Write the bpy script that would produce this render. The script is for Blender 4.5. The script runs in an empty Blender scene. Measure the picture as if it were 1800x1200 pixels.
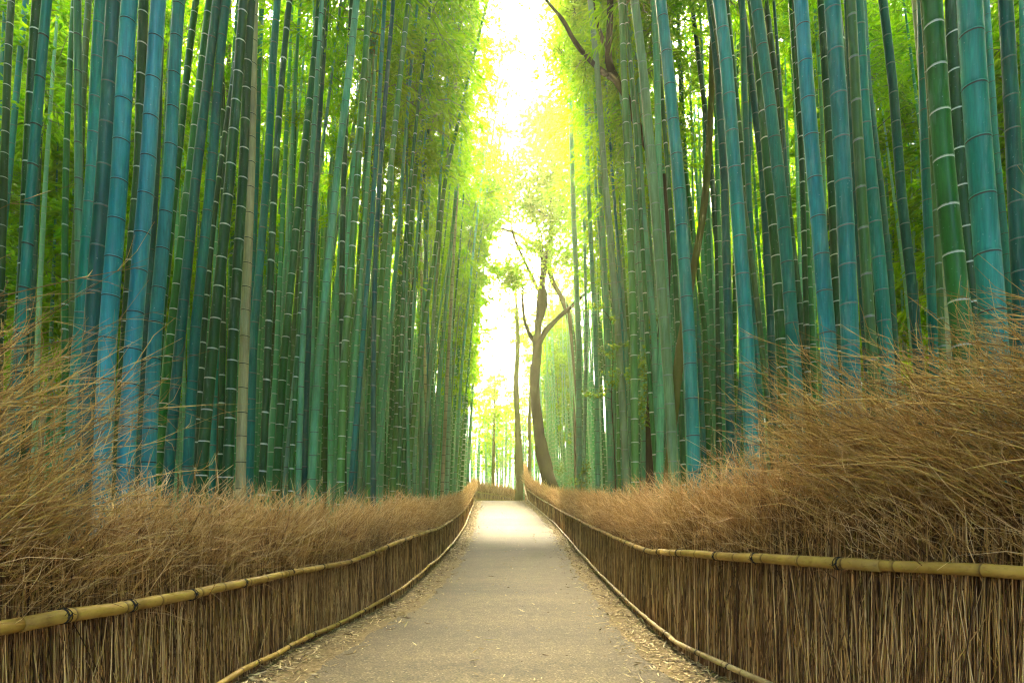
import bpy, math, random
import numpy as np
from mathutils import Vector, Matrix, Euler

rnd = random.Random(7)
rng = np.random.default_rng(11)
S = bpy.context.scene
COL = S.collection
R = math.radians
CZ = 1.33                      # eye height above the near path

# ------------------------------------------------------------------ settings
S.view_settings.view_transform = 'Standard'
S.view_settings.look = 'None'
S.view_settings.exposure = 4.05
S.view_settings.gamma = 1.0
S.render.engine = 'CYCLES'
S.cycles.max_bounces = 8
S.cycles.diffuse_bounces = 4
S.cycles.glossy_bounces = 2
S.cycles.transmission_bounces = 5
S.cycles.volume_bounces = 1
S.cycles.transparent_max_bounces = 4
S.cycles.use_denoising = True
S.cycles.filter_width = 1.25
S.cycles.sample_clamp_indirect = 4.0
S.cycles.sample_clamp_direct = 3.0
S.cycles.caustics_reflective = False
S.cycles.caustics_refractive = False

# ------------------------------------------------------------------ mesh helpers
def link(o, parent=None):
    COL.objects.link(o)
    if parent is not None:
        o.parent = parent
    return o

def np_mesh(name, verts, quads=None, tris=None, mats=(), midx=None, tint=None, smooth=True):
    me = bpy.data.meshes.new(name)
    verts = np.asarray(verts, dtype=np.float32)
    nq = 0 if quads is None else len(quads)
    nt = 0 if tris is None else len(tris)
    me.vertices.add(len(verts))
    me.vertices.foreach_set('co', verts.ravel())
    me.loops.add(nq * 4 + nt * 3)
    li = []
    if nq: li.append(np.asarray(quads, dtype=np.int32).ravel())
    if nt: li.append(np.asarray(tris, dtype=np.int32).ravel())
    me.loops.foreach_set('vertex_index', np.concatenate(li))
    me.polygons.add(nq + nt)
    st = np.concatenate([np.arange(nq) * 4, nq * 4 + np.arange(nt) * 3]).astype(np.int32)
    me.polygons.foreach_set('loop_start', st)
    for m in mats: me.materials.append(m)
    if midx is not None:
        me.polygons.foreach_set('material_index', np.asarray(midx, dtype=np.int32))
    me.polygons.foreach_set('use_smooth', np.full(nq + nt, smooth, dtype=bool))
    if tint is not None:
        a = me.attributes.new('tint', 'FLOAT', 'POINT')
        a.data.foreach_set('value', np.asarray(tint, dtype=np.float32))
    me.update(calc_edges=True)
    me.validate()
    return me

def obj(name, me, parent=None):
    o = bpy.data.objects.new(name, me)
    return link(o, parent)

def empty(name, loc, label, cat, group=None):
    o = bpy.data.objects.new(name, None)
    o.empty_display_size = 0.2
    o.location = loc
    link(o)
    return tag(o, label, cat, group)

def tag(o, label=None, cat=None, group=None, kind=None):
    if label: o['label'] = label
    if cat: o['category'] = cat
    if group: o['group'] = group
    if kind: o['kind'] = kind
    return o

def norm(v):
    return v / np.maximum(np.linalg.norm(v, axis=-1, keepdims=True), 1e-9)

def strands(P, Rad, sides=3, tint=None, grad=0.0):
    """P (N,K,3) points, Rad (N,K) radii -> verts, quads, tint per vertex"""
    P = np.asarray(P, float); N, K, _ = P.shape
    T = np.empty_like(P)
    T[:, 1:-1] = P[:, 2:] - P[:, :-2]; T[:, 0] = P[:, 1] - P[:, 0]; T[:, -1] = P[:, -1] - P[:, -2]
    T = norm(T)
    ref = np.broadcast_to(np.array([.31, .93, .19]), T.shape).copy()
    par = np.abs((T * norm(ref)).sum(-1)) > .93
    ref[par] = np.array([.9, -.2, .35])
    U = norm(np.cross(T, ref)); V = np.cross(T, U)
    a = np.arange(sides) / sides * 2 * np.pi
    ring = (U[:, :, None, :] * np.cos(a)[None, None, :, None] + V[:, :, None, :] * np.sin(a)[None, None, :, None])
    verts = P[:, :, None, :] + ring * np.asarray(Rad)[:, :, None, None]
    base = (np.arange(N) * K * sides)[:, None, None] + (np.arange(K - 1) * sides)[None, :, None]
    j = np.arange(sides)[None, None, :]; jn = (j + 1) % sides
    q = np.stack([base + j, base + jn, base + jn + sides, base + j + sides], -1).reshape(-1, 4)
    if tint is None: tint = rng.random(N)
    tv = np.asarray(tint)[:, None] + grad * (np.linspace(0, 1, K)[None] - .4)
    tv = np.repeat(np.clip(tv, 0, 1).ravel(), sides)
    return verts.reshape(-1, 3), q, tv

def join(parts):
    vs, qs, ts, off = [], [], [], 0
    for v, q, t in parts:
        vs.append(v); qs.append(q + off); ts.append(t); off += len(v)
    return np.concatenate(vs), np.concatenate(qs), np.concatenate(ts)

def leaves(C, A, B, L, W, tint):
    """diamond leaves: C base, A axis, B side (unit), L length, W width"""
    L = L[:, None]; W = W[:, None]
    Nn = np.cross(A, B)
    p0 = C; p1 = C + A * L * .38 + B * W * .5 + Nn * W * .12
    p2 = C + A * L - Nn * L * .08; p3 = C + A * L * .38 - B * W * .5 + Nn * W * .12
    v = np.stack([p0, p1, p2, p3], 1).reshape(-1, 3)
    q = np.arange(len(C) * 4).reshape(-1, 4)
    return v, q, np.repeat(tint, 4)

def interp(xs, pts, smooth=0.0):
    pts = np.asarray(pts, float)
    if smooth <= 0: return np.interp(xs, pts[:, 0], pts[:, 1])
    k = np.linspace(-2, 2, 9); w = np.exp(-k * k / 2); w /= w.sum()
    return sum(wi * np.interp(np.asarray(xs) + ki * smooth, pts[:, 0], pts[:, 1]) for ki, wi in zip(k, w))

# ------------------------------------------------------------------ materials
def new_mat(name):
    m = bpy.data.materials.new(name); m.use_nodes = True
    nt = m.node_tree; nt.nodes.clear()
    out = nt.nodes.new('ShaderNodeOutputMaterial')
    return m, nt, out

def N(nt, t, **kw):
    n = nt.nodes.new(t)
    for k, v in kw.items():
        if k.startswith('i_'):
            key = k[2:]
            key = int(key) if key.isdigit() else key.replace('_', ' ')
            n.inputs[key].default_value = v
        else: setattr(n, k, v)
    return n

def ramp(nt, stops, fac=None):
    n = nt.nodes.new('ShaderNodeValToRGB')
    e = n.color_ramp.elements
    while len(e) < len(stops): e.new(.5)
    for el, (p, c) in zip(e, stops):
        el.position = p; el.color = (*c, 1) if len(c) == 3 else c
    if fac is not None: nt.links.new(fac, n.inputs[0])
    return n

def noise(nt, scale, detail=4, rough=.55, vec=None, dim='3D'):
    n = nt.nodes.new('ShaderNodeTexNoise')
    n.inputs['Scale'].default_value = scale; n.inputs['Detail'].default_value = detail
    n.inputs['Roughness'].default_value = rough
    if vec is not None: nt.links.new(vec, n.inputs['Vector'])
    return n

def mixc(nt, fac, a, b, mode='MIX'):
    n = nt.nodes.new('ShaderNodeMix'); n.data_type = 'RGBA'; n.blend_type = mode
    for sock, v in ((n.inputs[0], fac), (n.inputs[6], a), (n.inputs[7], b)):
        if hasattr(v, 'links'): nt.links.new(v, sock)
        elif isinstance(v, (tuple, list)): sock.default_value = (*v, 1) if len(v) == 3 else v
        else: sock.default_value = v
    return n.outputs[2]

def mapped(nt, scale, coord='Object'):
    tc = nt.nodes.new('ShaderNodeTexCoord'); mp = nt.nodes.new('ShaderNodeMapping')
    mp.inputs['Scale'].default_value = scale
    nt.links.new(tc.outputs[coord], mp.inputs['Vector'])
    return mp.outputs[0]

def bump(nt, h, strength, dist=.01):
    b = nt.nodes.new('ShaderNodeBump'); b.inputs['Strength'].default_value = strength
    b.inputs['Distance'].default_value = dist
    nt.links.new(h, b.inputs['Height']); return b.outputs[0]

def principled(nt, out, col, rough=.6, normal=None, spec=.4):
    p = nt.nodes.new('ShaderNodeBsdfPrincipled')
    if hasattr(col, 'links'): nt.links.new(col, p.inputs['Base Color'])
    else: p.inputs['Base Color'].default_value = (*col, 1)
    if hasattr(rough, 'links'): nt.links.new(rough, p.inputs['Roughness'])
    else: p.inputs['Roughness'].default_value = rough
    p.inputs['Specular IOR Level'].default_value = spec
    if normal is not None: nt.links.new(normal, p.inputs['Normal'])
    nt.links.new(p.outputs[0], out.inputs['Surface'])
    return p

def culm_mats():
    # culm skin: the plant's own colour with waxy bloom, streaks and blotches
    m, nt, out = new_mat('bamboo_skin')
    oi = nt.nodes.new('ShaderNodeObjectInfo')
    v1 = mapped(nt, (9, 9, 1.3)); v2 = mapped(nt, (60, 60, 4)); v3 = mapped(nt, (3.5, 3.5, 1.0))
    n1 = noise(nt, 1.0, 5, .6, v1); n2 = noise(nt, 1.0, 3, .6, v2); n3 = noise(nt, 1.0, 4, .55, v3)
    hsv = N(nt, 'ShaderNodeHueSaturation', i_Hue=.488, i_Saturation=1.1, i_Value=.6)
    nt.links.new(oi.outputs['Color'], hsv.inputs['Color'])
    r1 = ramp(nt, [(.38, (0, 0, 0)), (.66, (1, 1, 1))], n3.outputs[0])
    c = mixc(nt, r1.outputs[0], hsv.outputs[0], oi.outputs['Color'])
    r2 = ramp(nt, [(.58, (0, 0, 0)), (.76, (.30, .30, .30))], n1.outputs[0])
    c = mixc(nt, r2.outputs[0], c, (.33, .47, .46))
    r3 = ramp(nt, [(.3, (.72, .72, .72)), (.7, (1.15, 1.15, 1.15))], n2.outputs[0])
    c = mixc(nt, 1.0, c, r3.outputs[0], 'MULTIPLY')
    v4 = mapped(nt, (40, 40, 40)); n4 = noise(nt, 1.0, 2, .5, v4)
    r4 = ramp(nt, [(.69, (0, 0, 0)), (.80, (.5, .5, .5))], n4.outputs[0])
    c = mixc(nt, r4.outputs[0], c, (.36, .48, .47))
    rr = ramp(nt, [(.3, (.34, .34, .34)), (.7, (.58, .58, .58))], n1.outputs[0])
    principled(nt, out, c, rr.outputs[0], bump(nt, n2.outputs[0], .15, .004), .28)
    # node scar: dark or powdery white by plant (alpha of the object colour)
    m2, nt, out = new_mat('bamboo_node_scar')
    oi = nt.nodes.new('ShaderNodeObjectInfo')
    n1 = noise(nt, 40, 2, .5, mapped(nt, (1, 1, 1)))
    dk = mixc(nt, n1.outputs[0], (.012, .014, .010), (.05, .05, .035))
    c = mixc(nt, oi.outputs['Alpha'], dk, (.62, .70, .66))
    principled(nt, out, c, .8, None, .2)
    # ridge above the scar: pale bloom
    m3, nt, out = new_mat('bamboo_node_bloom')
    oi = nt.nodes.new('ShaderNodeObjectInfo')
    n1 = noise(nt, 30, 3, .6, mapped(nt, (1, 1, .6)))
    r1 = ramp(nt, [(.35, (.15, .15, .15)), (.65, (.75, .75, .75))], n1.outputs[0])
    am = N(nt, 'ShaderNodeMath', operation='MULTIPLY_ADD', i_1=.75, i_2=.22); nt.links.new(oi.outputs['Alpha'], am.inputs[0])
    fm = N(nt, 'ShaderNodeMath', operation='MULTIPLY'); nt.links.new(am.outputs[0], fm.inputs[0]); nt.links.new(r1.outputs[0], fm.inputs[1])
    c = mixc(nt, fm.outputs[0], oi.outputs['Color'], (.50, .58, .55))
    principled(nt, out, c, .75, None, .25)
    return [m, m2, m3]

def leaf_mat(name, c0, c1, t0, t1, trans=.55):
    m, nt, out = new_mat(name)
    at = N(nt, 'ShaderNodeAttribute', attribute_name='tint')
    cd = ramp(nt, [(0, c0), (1, c1)], at.outputs['Fac'])
    ct = ramp(nt, [(0, t0), (1, t1)], at.outputs['Fac'])
    d = nt.nodes.new('ShaderNodeBsdfDiffuse'); t = nt.nodes.new('ShaderNodeBsdfTranslucent')
    g = N(nt, 'ShaderNodeBsdfGlossy', i_Roughness=.4)
    nt.links.new(cd.outputs[0], d.inputs[0]); nt.links.new(ct.outputs[0], t.inputs[0])
    mx = N(nt, 'ShaderNodeMixShader', i_0=trans); nt.links.new(d.outputs[0], mx.inputs[1]); nt.links.new(t.outputs[0], mx.inputs[2])
    m2 = N(nt, 'ShaderNodeMixShader', i_0=.012); nt.links.new(mx.outputs[0], m2.inputs[1]); nt.links.new(g.outputs[0], m2.inputs[2])
    nt.links.new(m2.outputs[0], out.inputs['Surface'])
    return m

def tint_mat(name, stops, rough=.75, nscale=None, trans=0.0, spec=.25):
    m, nt, out = new_mat(name)
    at = N(nt, 'ShaderNodeAttribute', attribute_name='tint')
    c = ramp(nt, stops, at.outputs['Fac']).outputs[0]
    if nscale:
        n1 = noise(nt, nscale, 4, .6, mapped(nt, (1, 1, .25)))
        r = ramp(nt, [(.3, (.6, .6, .6)), (.7, (1.25, 1.25, 1.25))], n1.outputs[0])
        c = mixc(nt, 1.0, c, r.outputs[0], 'MULTIPLY')
    p = principled(nt, out, c, rough, None, spec)
    return m

def bark_mat(name, a, b, moss, amount):
    m, nt, out = new_mat(name)
    n1 = noise(nt, 1, 6, .65, mapped(nt, (9, 9, 2.2))); n2 = noise(nt, 1.1, 4, .6, mapped(nt, (1, 1, .7)))
    c = mixc(nt, n1.outputs[0], a, b)
    r = ramp(nt, [(.5 - amount * .4, (0, 0, 0)), (.75 - amount * .3, (1, 1, 1))], n2.outputs[0])
    c = mixc(nt, r.outputs[0], c, moss)
    principled(nt, out, c, .9, bump(nt, n1.outputs[0], .8, .03), .15)
    return m

CULM = culm_mats()
M_LEAF = leaf_mat('bamboo_leaf', (.040, .13, .003), (.14, .22, .004), (.13, .42, .001), (.46, .72, .002), .68)
M_LEAF2 = leaf_mat('broad_leaf', (.04, .11, .008), (.11, .18, .012), (.18, .42, .008), (.46, .66, .015), .64)
M_LEAF3 = leaf_mat('shaded_broad_leaf', (.03, .09, .008), (.09, .15, .012), (.08, .20, .006), (.24, .36, .012), .4)  # dimmer broad leaf for low plants: shade is put into its colours
M_TWIG = tint_mat('bamboo_twig', [(0, (.10, .13, .04)), (1, (.22, .20, .08))], .6)
M_STEM = tint_mat('brushwood_stem', [(0, (.045, .021, .006)), (.35, (.19, .086, .024)), (.7, (.48, .255, .074)), (1, (.80, .53, .23))], .7, 14)
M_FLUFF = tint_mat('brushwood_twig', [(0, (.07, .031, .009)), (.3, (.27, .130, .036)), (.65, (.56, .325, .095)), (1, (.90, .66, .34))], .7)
M_FLUFFG = tint_mat('brushwood_twig_golden', [(0, (.12, .06, .010)), (.5, (.38, .22, .045)), (1, (.62, .43, .13))], .65)
M_LITTER = tint_mat('fallen_leaf', [(0, (.06, .035, .012)), (.5, (.27, .19, .075)), (1, (.58, .46, .23))], .75)
M_BARK = bark_mat('dark_bark', (.012, .008, .005), (.060, .040, .022), (.05, .045, .014), .25)
M_BARKM = bark_mat('mossy_bark', (.05, .035, .015), (.13, .09, .035), (.12, .12, .025), .8)

def core_mat():
    m, nt, out = new_mat('packed_brushwood')
    n1 = noise(nt, 1, 5, .7, mapped(nt, (70, 70, 2.5)))
    c = ramp(nt, [(.3, (.04, .021, .008)), (.55, (.17, .09, .032)), (.8, (.36, .21, .08))], n1.outputs[0]).outputs[0]
    principled(nt, out, c, .9, bump(nt, n1.outputs[0], .9, .02), .1)
    return m
M_CORE = core_mat()

def rail_mat(name, a, b):
    m, nt, out = new_mat(name)
    at = N(nt, 'ShaderNodeAttribute', attribute_name='tint')
    n1 = noise(nt, 1, 5, .6, mapped(nt, (16, 2.2, 16))); n2 = noise(nt, 55, 3, .6, mapped(nt, (1, .3, 1)))
    c = mixc(nt, n1.outputs[0], a, b)
    r = ramp(nt, [(.55, (1, 1, 1)), (.75, (.45, .38, .3))], n2.outputs[0])
    c = mixc(nt, .7, c, r.outputs[0], 'MULTIPLY')
    c = mixc(nt, at.outputs['Fac'], c, (.10, .055, .018))
    n3 = noise(nt, 3.5, 4, .6, mapped(nt, (1, 1, 1)))
    c = mixc(nt, 1.0, c, ramp(nt, [(.35, (.62, .56, .5)), (.62, (1.08, 1.06, 1.04))], n3.outputs[0]).outputs[0], 'MULTIPLY')
    principled(nt, out, c, .55, bump(nt, n1.outputs[0], .15, .005), .25)
    return m
M_RAIL = rail_mat('golden_bamboo_pole', (.30, .185, .030), (.55, .37, .085))
M_RAIL2 = rail_mat('weathered_bamboo_pole', (.28, .195, .065), (.52, .40, .18))
M_CORD = tint_mat('black_cord', [(0, (.012, .011, .010)), (1, (.03, .028, .024))], .8)

def path_mat():
    m, nt, out = new_mat('path_surface')
    v = mapped(nt, (1, 1, 1))
    vo = N(nt, 'ShaderNodeTexVoronoi', i_Scale=62.0); nt.links.new(v, vo.inputs['Vector'])
    n1 = noise(nt, 60, 4, .7, v); n2 = noise(nt, .9, 6, .6, mapped(nt, (.35, .9, 1))); n3 = noise(nt, 6, 5, .65, v)
    agg = ramp(nt, [(0, (.010, .007, .004)), (.45, (.048, .038, .019)), (.8, (.092, .075, .037)), (1, (.27, .235, .15))], vo.outputs['Color'])
    c = mixc(nt, .42, agg.outputs[0], ramp(nt, [(.3, (.022, .017, .008)), (.7, (.082, .065, .031))], n1.outputs[0]).outputs[0])
    w = ramp(nt, [(.32, (.78, .75, .70)), (.5, (1.15, 1.12, 1.06)), (.68, (1.5, 1.44, 1.30))], n2.outputs[0])
    c = mixc(nt, 1.0, c, w.outputs[0], 'MULTIPLY')
    w3 = ramp(nt, [(.35, (.85, .82, .78)), (.65, (1.25, 1.22, 1.15))], n3.outputs[0])
    c = mixc(nt, 1.0, c, w3.outputs[0], 'MULTIPLY')
    principled(nt, out, c, .85, bump(nt, vo.outputs['Distance'], .5, .006), .25)
    return m

def ground_mat():
    m, nt, out = new_mat('leaf_mould_soil')
    v = mapped(nt, (1, 1, 1))
    n1 = noise(nt, 22, 6, .7, v); n2 = noise(nt, 1.3, 4, .6, v)
    vo = N(nt, 'ShaderNodeTexVoronoi', i_Scale=34.0); nt.links.new(v, vo.inputs['Vector'])
    c = ramp(nt, [(.25, (.045, .031, .011)), (.5, (.13, .095, .036)), (.75, (.28, .22, .09))], n1.outputs[0]).outputs[0]
    c = mixc(nt, .35, c, ramp(nt, [(0, (.06, .04, .022)), (1, (.34, .26, .16))], vo.outputs['Color']).outputs[0])
    c = mixc(nt, 1.0, c, ramp(nt, [(.3, (.65, .65, .65)), (.7, (1.15, 1.12, 1.05))], n2.outputs[0]).outputs[0], 'MULTIPLY')
    principled(nt, out, c, .95, bump(nt, n1.outputs[0], .8, .02), .1)
    return m

# ------------------------------------------------------------------ terrain
GP = [(-30, -1.33), (8, -1.33), (10, -1.25), (13, -1.09), (16, -.93), (23, -.6), (31, -.12), (36, .6), (42, 1.70), (46, 1.85), (60, 2.3), (100, 3.2), (600, 8)]
def g(d):
    return CZ + interp(d, GP, .5)
def gxy(x, d):
    """the grove floor climbs into a wooded bank well away from the path"""
    e = np.maximum(np.abs(x) - 9.0, 0.)
    return g(d) + np.minimum(.16 * e + .006 * e * e, 16)

LF = np.array([(-3, -2.45, -.5, -1.24), (1, -2.45, -.49, -1.24), (2.75, -2.47, -.48, -1.235), (4.4, -2.37, -.484, -1.232), (6.2, -2.38, -.51, -1.25),
      (7.6, -2.25, -.494, -1.246), (9.4, -1.98, -.31, -1.10), (15, -1.95, -.075, -.81), (22, -2.2, .3, -.5), (30, -2.55, .8, -.02), (36, -2.75, 1.5, .75),
      (42, -2.85, 2.3, 1.72), (45, -2.95, 2.5, 1.95)])
RF = np.array([(-3, 4.2, -.2, -1.2), (1.2, 3.0, -.24, -1.2), (2.8, 2.48, -.24, -1.17), (4, 1.98, -.25, -1.15), (5.9, 1.78, -.31, -1.21), (7.3, 1.83, -.32, -1.22),
      (9.6, 1.92, -.27, -1.17), (13, 1.95, -.08, -.975), (23, 2.3, .39, -.5), (31, 2.48, .87, -.03), (36, 2.1, 1.45, .6), (42, 1.27, 2.45, 1.74),
      (46, 1.2, 3.5, 2.6), (50, 1.15, 4.4, 3.4)])
def fx(F, d): return interp(d, F[:, [0, 1]], .35)
def fup(F, d): return CZ + interp(d, F[:, [0, 2]], .3)
def flo(F, d): return CZ + interp(d, F[:, [0, 3]], .3)

def grid_mesh(name, xs_fn, ds, nx, mat, dz=0., jitter=0., edge=0., xs=None):
    V = []
    for d in ds:
        x0, x1 = xs_fn(d)
        if edge:
            x0 += edge * (.5 * math.sin(d * 2.3) + .5 * math.sin(d * 5.1 + 1) + rnd.uniform(-.5, .5)); x1 += edge * (.5 * math.sin(d * 2.9 + 2) + .5 * math.sin(d * 6.3) + rnd.uniform(-.5, .5))
        gd = float(g(d))
        for i in range(nx):
            x = x0 + (x1 - x0) * i / (nx - 1) if xs is None else xs[i]
            V.append((x, d, (gd if xs is None else float(gxy(x, d))) + dz))
    V = np.array(V); n = len(ds)
    i, j = np.meshgrid(np.arange(n - 1), np.arange(nx - 1), indexing='ij')
    b = (i * nx + j).ravel()
    q = np.stack([b, b + 1, b + nx + 1, b + nx], -1)
    return np_mesh(name, V, q, mats=[mat])

ds_all = np.concatenate([np.arange(-12, 60, .25), np.arange(60, 110, 5), np.array([120, 160, 220, 320, 480])])
gx = [-400, -200, -100, -70] + list(range(-50, -8, 2)) + [-8, 0, 8] + list(range(10, 51, 2)) + [70, 100, 200, 400]
gm = grid_mesh('ground', lambda d: (-350, 350), ds_all, len(gx), ground_mat(), xs=gx)
tag(obj('ground', gm), kind='structure')
ds_p = np.concatenate([np.arange(-10, 12, .12), np.arange(12, 46.1, .25)])
pm = grid_mesh('path', lambda d: (float(fx(LF, d)) + .62, float(fx(RF, d)) - .50), ds_p, 9, path_mat(), .004, 0, .05)
tag(obj('path', pm), kind='structure')

# fallen leaves along both edges of the path: nobody could count them
def litter():
    n = 15000
    d = 1.5 + 43 * rng.random(n) ** 2.1
    side = rng.random(n) < .5
    off = np.abs(rng.normal(0, .30, n)) + .02
    far = rng.random(n) < .03
    off = np.where(far, rng.uniform(.1, 2.2, n), off)
    x = np.where(side, fx(LF, d) + .02 + off, fx(RF, d) - .02 - off)
    C = np.stack([x, d, g(d) + .008 + .012 * rng.random(n)], -1)
    a = rng.uniform(0, 6.28, n); el = rng.normal(0, .18, n)
    A = np.stack([np.cos(a) * np.cos(el), np.sin(a) * np.cos(el), np.sin(el)], -1)
    B = norm(np.cross(A, np.stack([rng.normal(0, .35, n), rng.normal(0, .35, n), np.ones(n)], -1)))
    L = rng.lognormal(-2.85, .5, n) * (1 + d / 45); W = rng.uniform(.009, .02, n) * (1 + d / 25)
    v, q, t = leaves(C, A, B, L, W, rng.random(n))
    me = np_mesh('leaf_litter', v, q, mats=[M_LITTER], tint=t, smooth=False)
    tag(obj('leaf_litter', me), 'dry fallen bamboo leaves scattered along the path edges', 'leaves', kind='stuff')
litter()

# ------------------------------------------------------------------ fences
def fence_frame(F, d):
    """tangent along the fence and unit normal towards the path"""
    e = .15
    tx = (fx(F, d + e) - fx(F, d - e)) / (2 * e)
    T = norm(np.stack([tx, np.ones_like(tx), np.zeros_like(tx)], -1))
    return T

def sample_d(n, lo, hi):
    return lo + (hi - lo) * rng.random(n)

def build_fence(F, sgn, label, zones, lean):
    """sgn: +1 = path lies on the +x side of this fence"""
    root = empty('brushwood_fence', (float(fx(F, 4)), 4, float(g(4))), label, 'fence')
    off = np.array(root.location)
    Z = np.array([0, 0, 1.])
    # packed core of the panel
    dd = np.arange(F[0, 0] + .3, F[-1, 0] - .2, .3)
    T = fence_frame(F, dd); Nn = np.stack([T[:, 1], -T[:, 0], 0 * dd], -1) * sgn
    base = np.stack([fx(F, dd), dd, np.minimum(g(dd), flo(F, dd) - .1) - .05], -1)
    top = fup(F, dd) + .30
    prof = [(.045, 0), (.045, 1), (0, 1.06), (-.16, 1), (-.16, 0)]
    V = np.stack([base - Nn * .05 + Nn * o + Z * ((top - base[:, 2]) * h)[:, None] for o, h in prof], 1)
    K = len(prof); n = len(dd)
    b = (np.arange(n - 1) * K)[:, None] + np.arange(K - 1)[None]
    q = np.stack([b, b + 1, b + K + 1, b + K], -1).reshape(-1, 4)
    vc, qc = V.reshape(-1, 3), q
    parts_p, parts_f, parts_g = [], [], []
    for lo, hi, nst, nfl, k in zones:
        # straight stems of the packed panel
        m = int(nst * (hi - lo)); d = sample_d(m, lo, hi)
        T = fence_frame(F, d); Nn = np.stack([T[:, 1], -T[:, 0], 0 * d], -1) * sgn
        o = .01 + np.abs(rng.normal(0, .022, m))
        gz = np.minimum(g(d), flo(F, d) - .1)
        hgt = fup(F, d) - gz
        z0 = gz - .02 + (rng.random(m) < .35) * rng.random(m) * hgt * .6
        z1 = np.minimum(z0 + hgt * rng.uniform(.45, 1.3, m), fup(F, d) + .40)
        tl = rng.normal(0, .05, m); tl = np.where(rng.random(m) < .12, rng.normal(0, .28, m), tl)
        P = np.empty((m, 4, 3))
        for i, f in enumerate((0, .35, .7, 1)):
            z = z0 + (z1 - z0) * f
            wob = rng.normal(0, .006, m)
            P[:, i] = np.stack([fx(F, d), d, z], -1) + Nn * (o + rng.normal(0, .008, m))[:, None] + T * (tl * (z1 - z0) * f + wob)[:, None]
        r = rng.uniform(.0017, .0042, m) * k
        parts_p.append(strands(P, np.stack([r, r * .95, r * .85, r * .6], -1), 4 if k < 1.3 else 3, rng.random(m)))
        # loose twigs above the rail
        m = int(nfl * (hi - lo)); d = sample_d(m, lo, hi)
        T = fence_frame(F, d); Nn = np.stack([T[:, 1], -T[:, 0], 0 * d], -1) * sgn
        z0 = fup(F, d) + rng.uniform(-.12, .42, m)
        clump = .5 + .5 * np.sin(d * 5.3 + 1.7 * np.sin(d * 1.9)) * np.sin(d * 2.1 + 1)
        lf, lp, hh = lean(d)
        H = hh * (.75 + .35 * clump) * rng.beta(2, 1.8, m) * 1.12
        fw = lf + .25 * np.sin(d * 3.1 + 2 * np.sin(d * 1.3)) * .6 + rng.normal(0, .28, m); pw = lp + .12 * np.sin(d * 4.3 + 1) + rng.normal(0, .2, m)
        P = np.empty((m, 5, 3))
        p0 = np.stack([fx(F, d), d, z0], -1) + Nn * rng.normal(-.03, .05, m)[:, None]
        kink = rng.normal(0, .04, (m, 5))
        for i, f in enumerate((0, .25, .5, .75, 1)):
            P[:, i] = p0 + Z * (H * f * (1 - .12 * f))[:, None] + T * (fw * H * f ** 1.1 + kink[:, i] * (f > 0))[:, None] + Nn * (pw * H * f ** 1.2 + kink[::-1, i] * f)[:, None]
        r = rng.uniform(.0016, .0036, m) * k
        R5 = np.stack([r, r * .9, r * .75, r * .6, r * .35], -1)
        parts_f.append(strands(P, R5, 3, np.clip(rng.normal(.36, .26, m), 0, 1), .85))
        # fine side twiglets
        reps = 2
        for _ in range(reps):
            i0 = rng.integers(1, 4, m); a = P[np.arange(m), i0]; b2 = P[np.arange(m), i0 + 1]
            dirn = norm(b2 - a)
            side = norm(np.cross(dirn, rng.normal(0, 1, (m, 3))))
            ln = rng.uniform(.10, .30, m)[:, None]
            Q = np.stack([a, a + (dirn * .8 + side * .45) * ln * .5, a + (dirn * .85 + side * .75) * ln], 1)
            rr = (r * .6)[:, None] * np.array([1, .8, .5])
            parts_f.append(strands(Q, rr, 3, np.clip(rng.normal(.58, .24, m), 0, 1)))
    v, q, t = join([(vc, qc, np.zeros(len(vc)))] + parts_p)
    mi = np.ones(len(q), int); mi[:len(qc)] = 0
    obj('brush_panel', np_mesh('brush_panel', v - off, q, mats=[M_CORE, M_STEM], midx=mi, tint=t), root)
    v, q, t = join(parts_f)
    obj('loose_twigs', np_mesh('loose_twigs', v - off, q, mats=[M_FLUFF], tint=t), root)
    return root, off

def pole_mesh(pts, r0, r1, mat, spacing=.36):
    pts = np.asarray(pts, float)
    seg = np.linalg.norm(np.diff(pts, axis=0), axis=1); s = np.concatenate([[0], np.cumsum(seg)])
    Lg = s[-1]
    out = [(0, .0)]; nodes = np.arange(rnd.uniform(.1, spacing), Lg - .05, spacing)
    prof = [(0., .55, 0), (.001, .98, 0)]
    for nd in nodes:
        nd += rnd.uniform(-.05, .05)
        prof += [(nd - .03, 1.0, 0), (nd - .008, 1.05, .1), (nd, 1.01, 1), (nd + .006, 1.07, .5), (nd + .03, 1.0, 0)]
    prof += [(Lg - .001, .98, 0), (Lg, .5, .3)]
    prof = sorted(prof)
    st = np.array([p[0] for p in prof])
    P = np.stack([np.interp(st, s, pts[:, i]) for i in range(3)], -1)
    rad = np.array([p[1] for p in prof]) * np.interp(st, [0, Lg], [r0, r1])
    v, q, _ = strands(P[None], rad[None], 14)
    t = np.repeat(np.array([p[2] for p in prof]), 14)
    return v, q, t

def lashing_mesh():
    parts = []
    for o, tl in ((-.010, .10), (.004, -.06), (.016, .22)):
        a = np.linspace(0, 2 * np.pi, 17)
        P = np.stack([1.10 * np.cos(a), o / .043 + tl * np.cos(a), 1.10 * np.sin(a)], -1)[None]
        parts.append(strands(P, np.full((1, 17), .065), 5, np.array([rng.random()])))
    for s in (-1, 1):      # loose tails of the knot
        P = np.array([[1.15, 0, .15], [1.35, .3 * s, .45], [1.3, .7 * s, .5 - .3 * (s > 0)], [1.25, 1.0 * s, .2]])[None]
        parts.append(strands(P, np.full((1, 4), .05), 4, np.array([rng.random()])))
    P = np.array([[1.1, -.3, -.2], [1.28, 0, .05], [1.1, .35, .25]])[None]
    parts.append(strands(P, np.full((1, 3), .11), 5, np.array([.5])))
    v, q, t = join(parts)
    return np_mesh('lashing', v, q, mats=[M_CORD], tint=t)
LASH = lashing_mesh()

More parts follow.
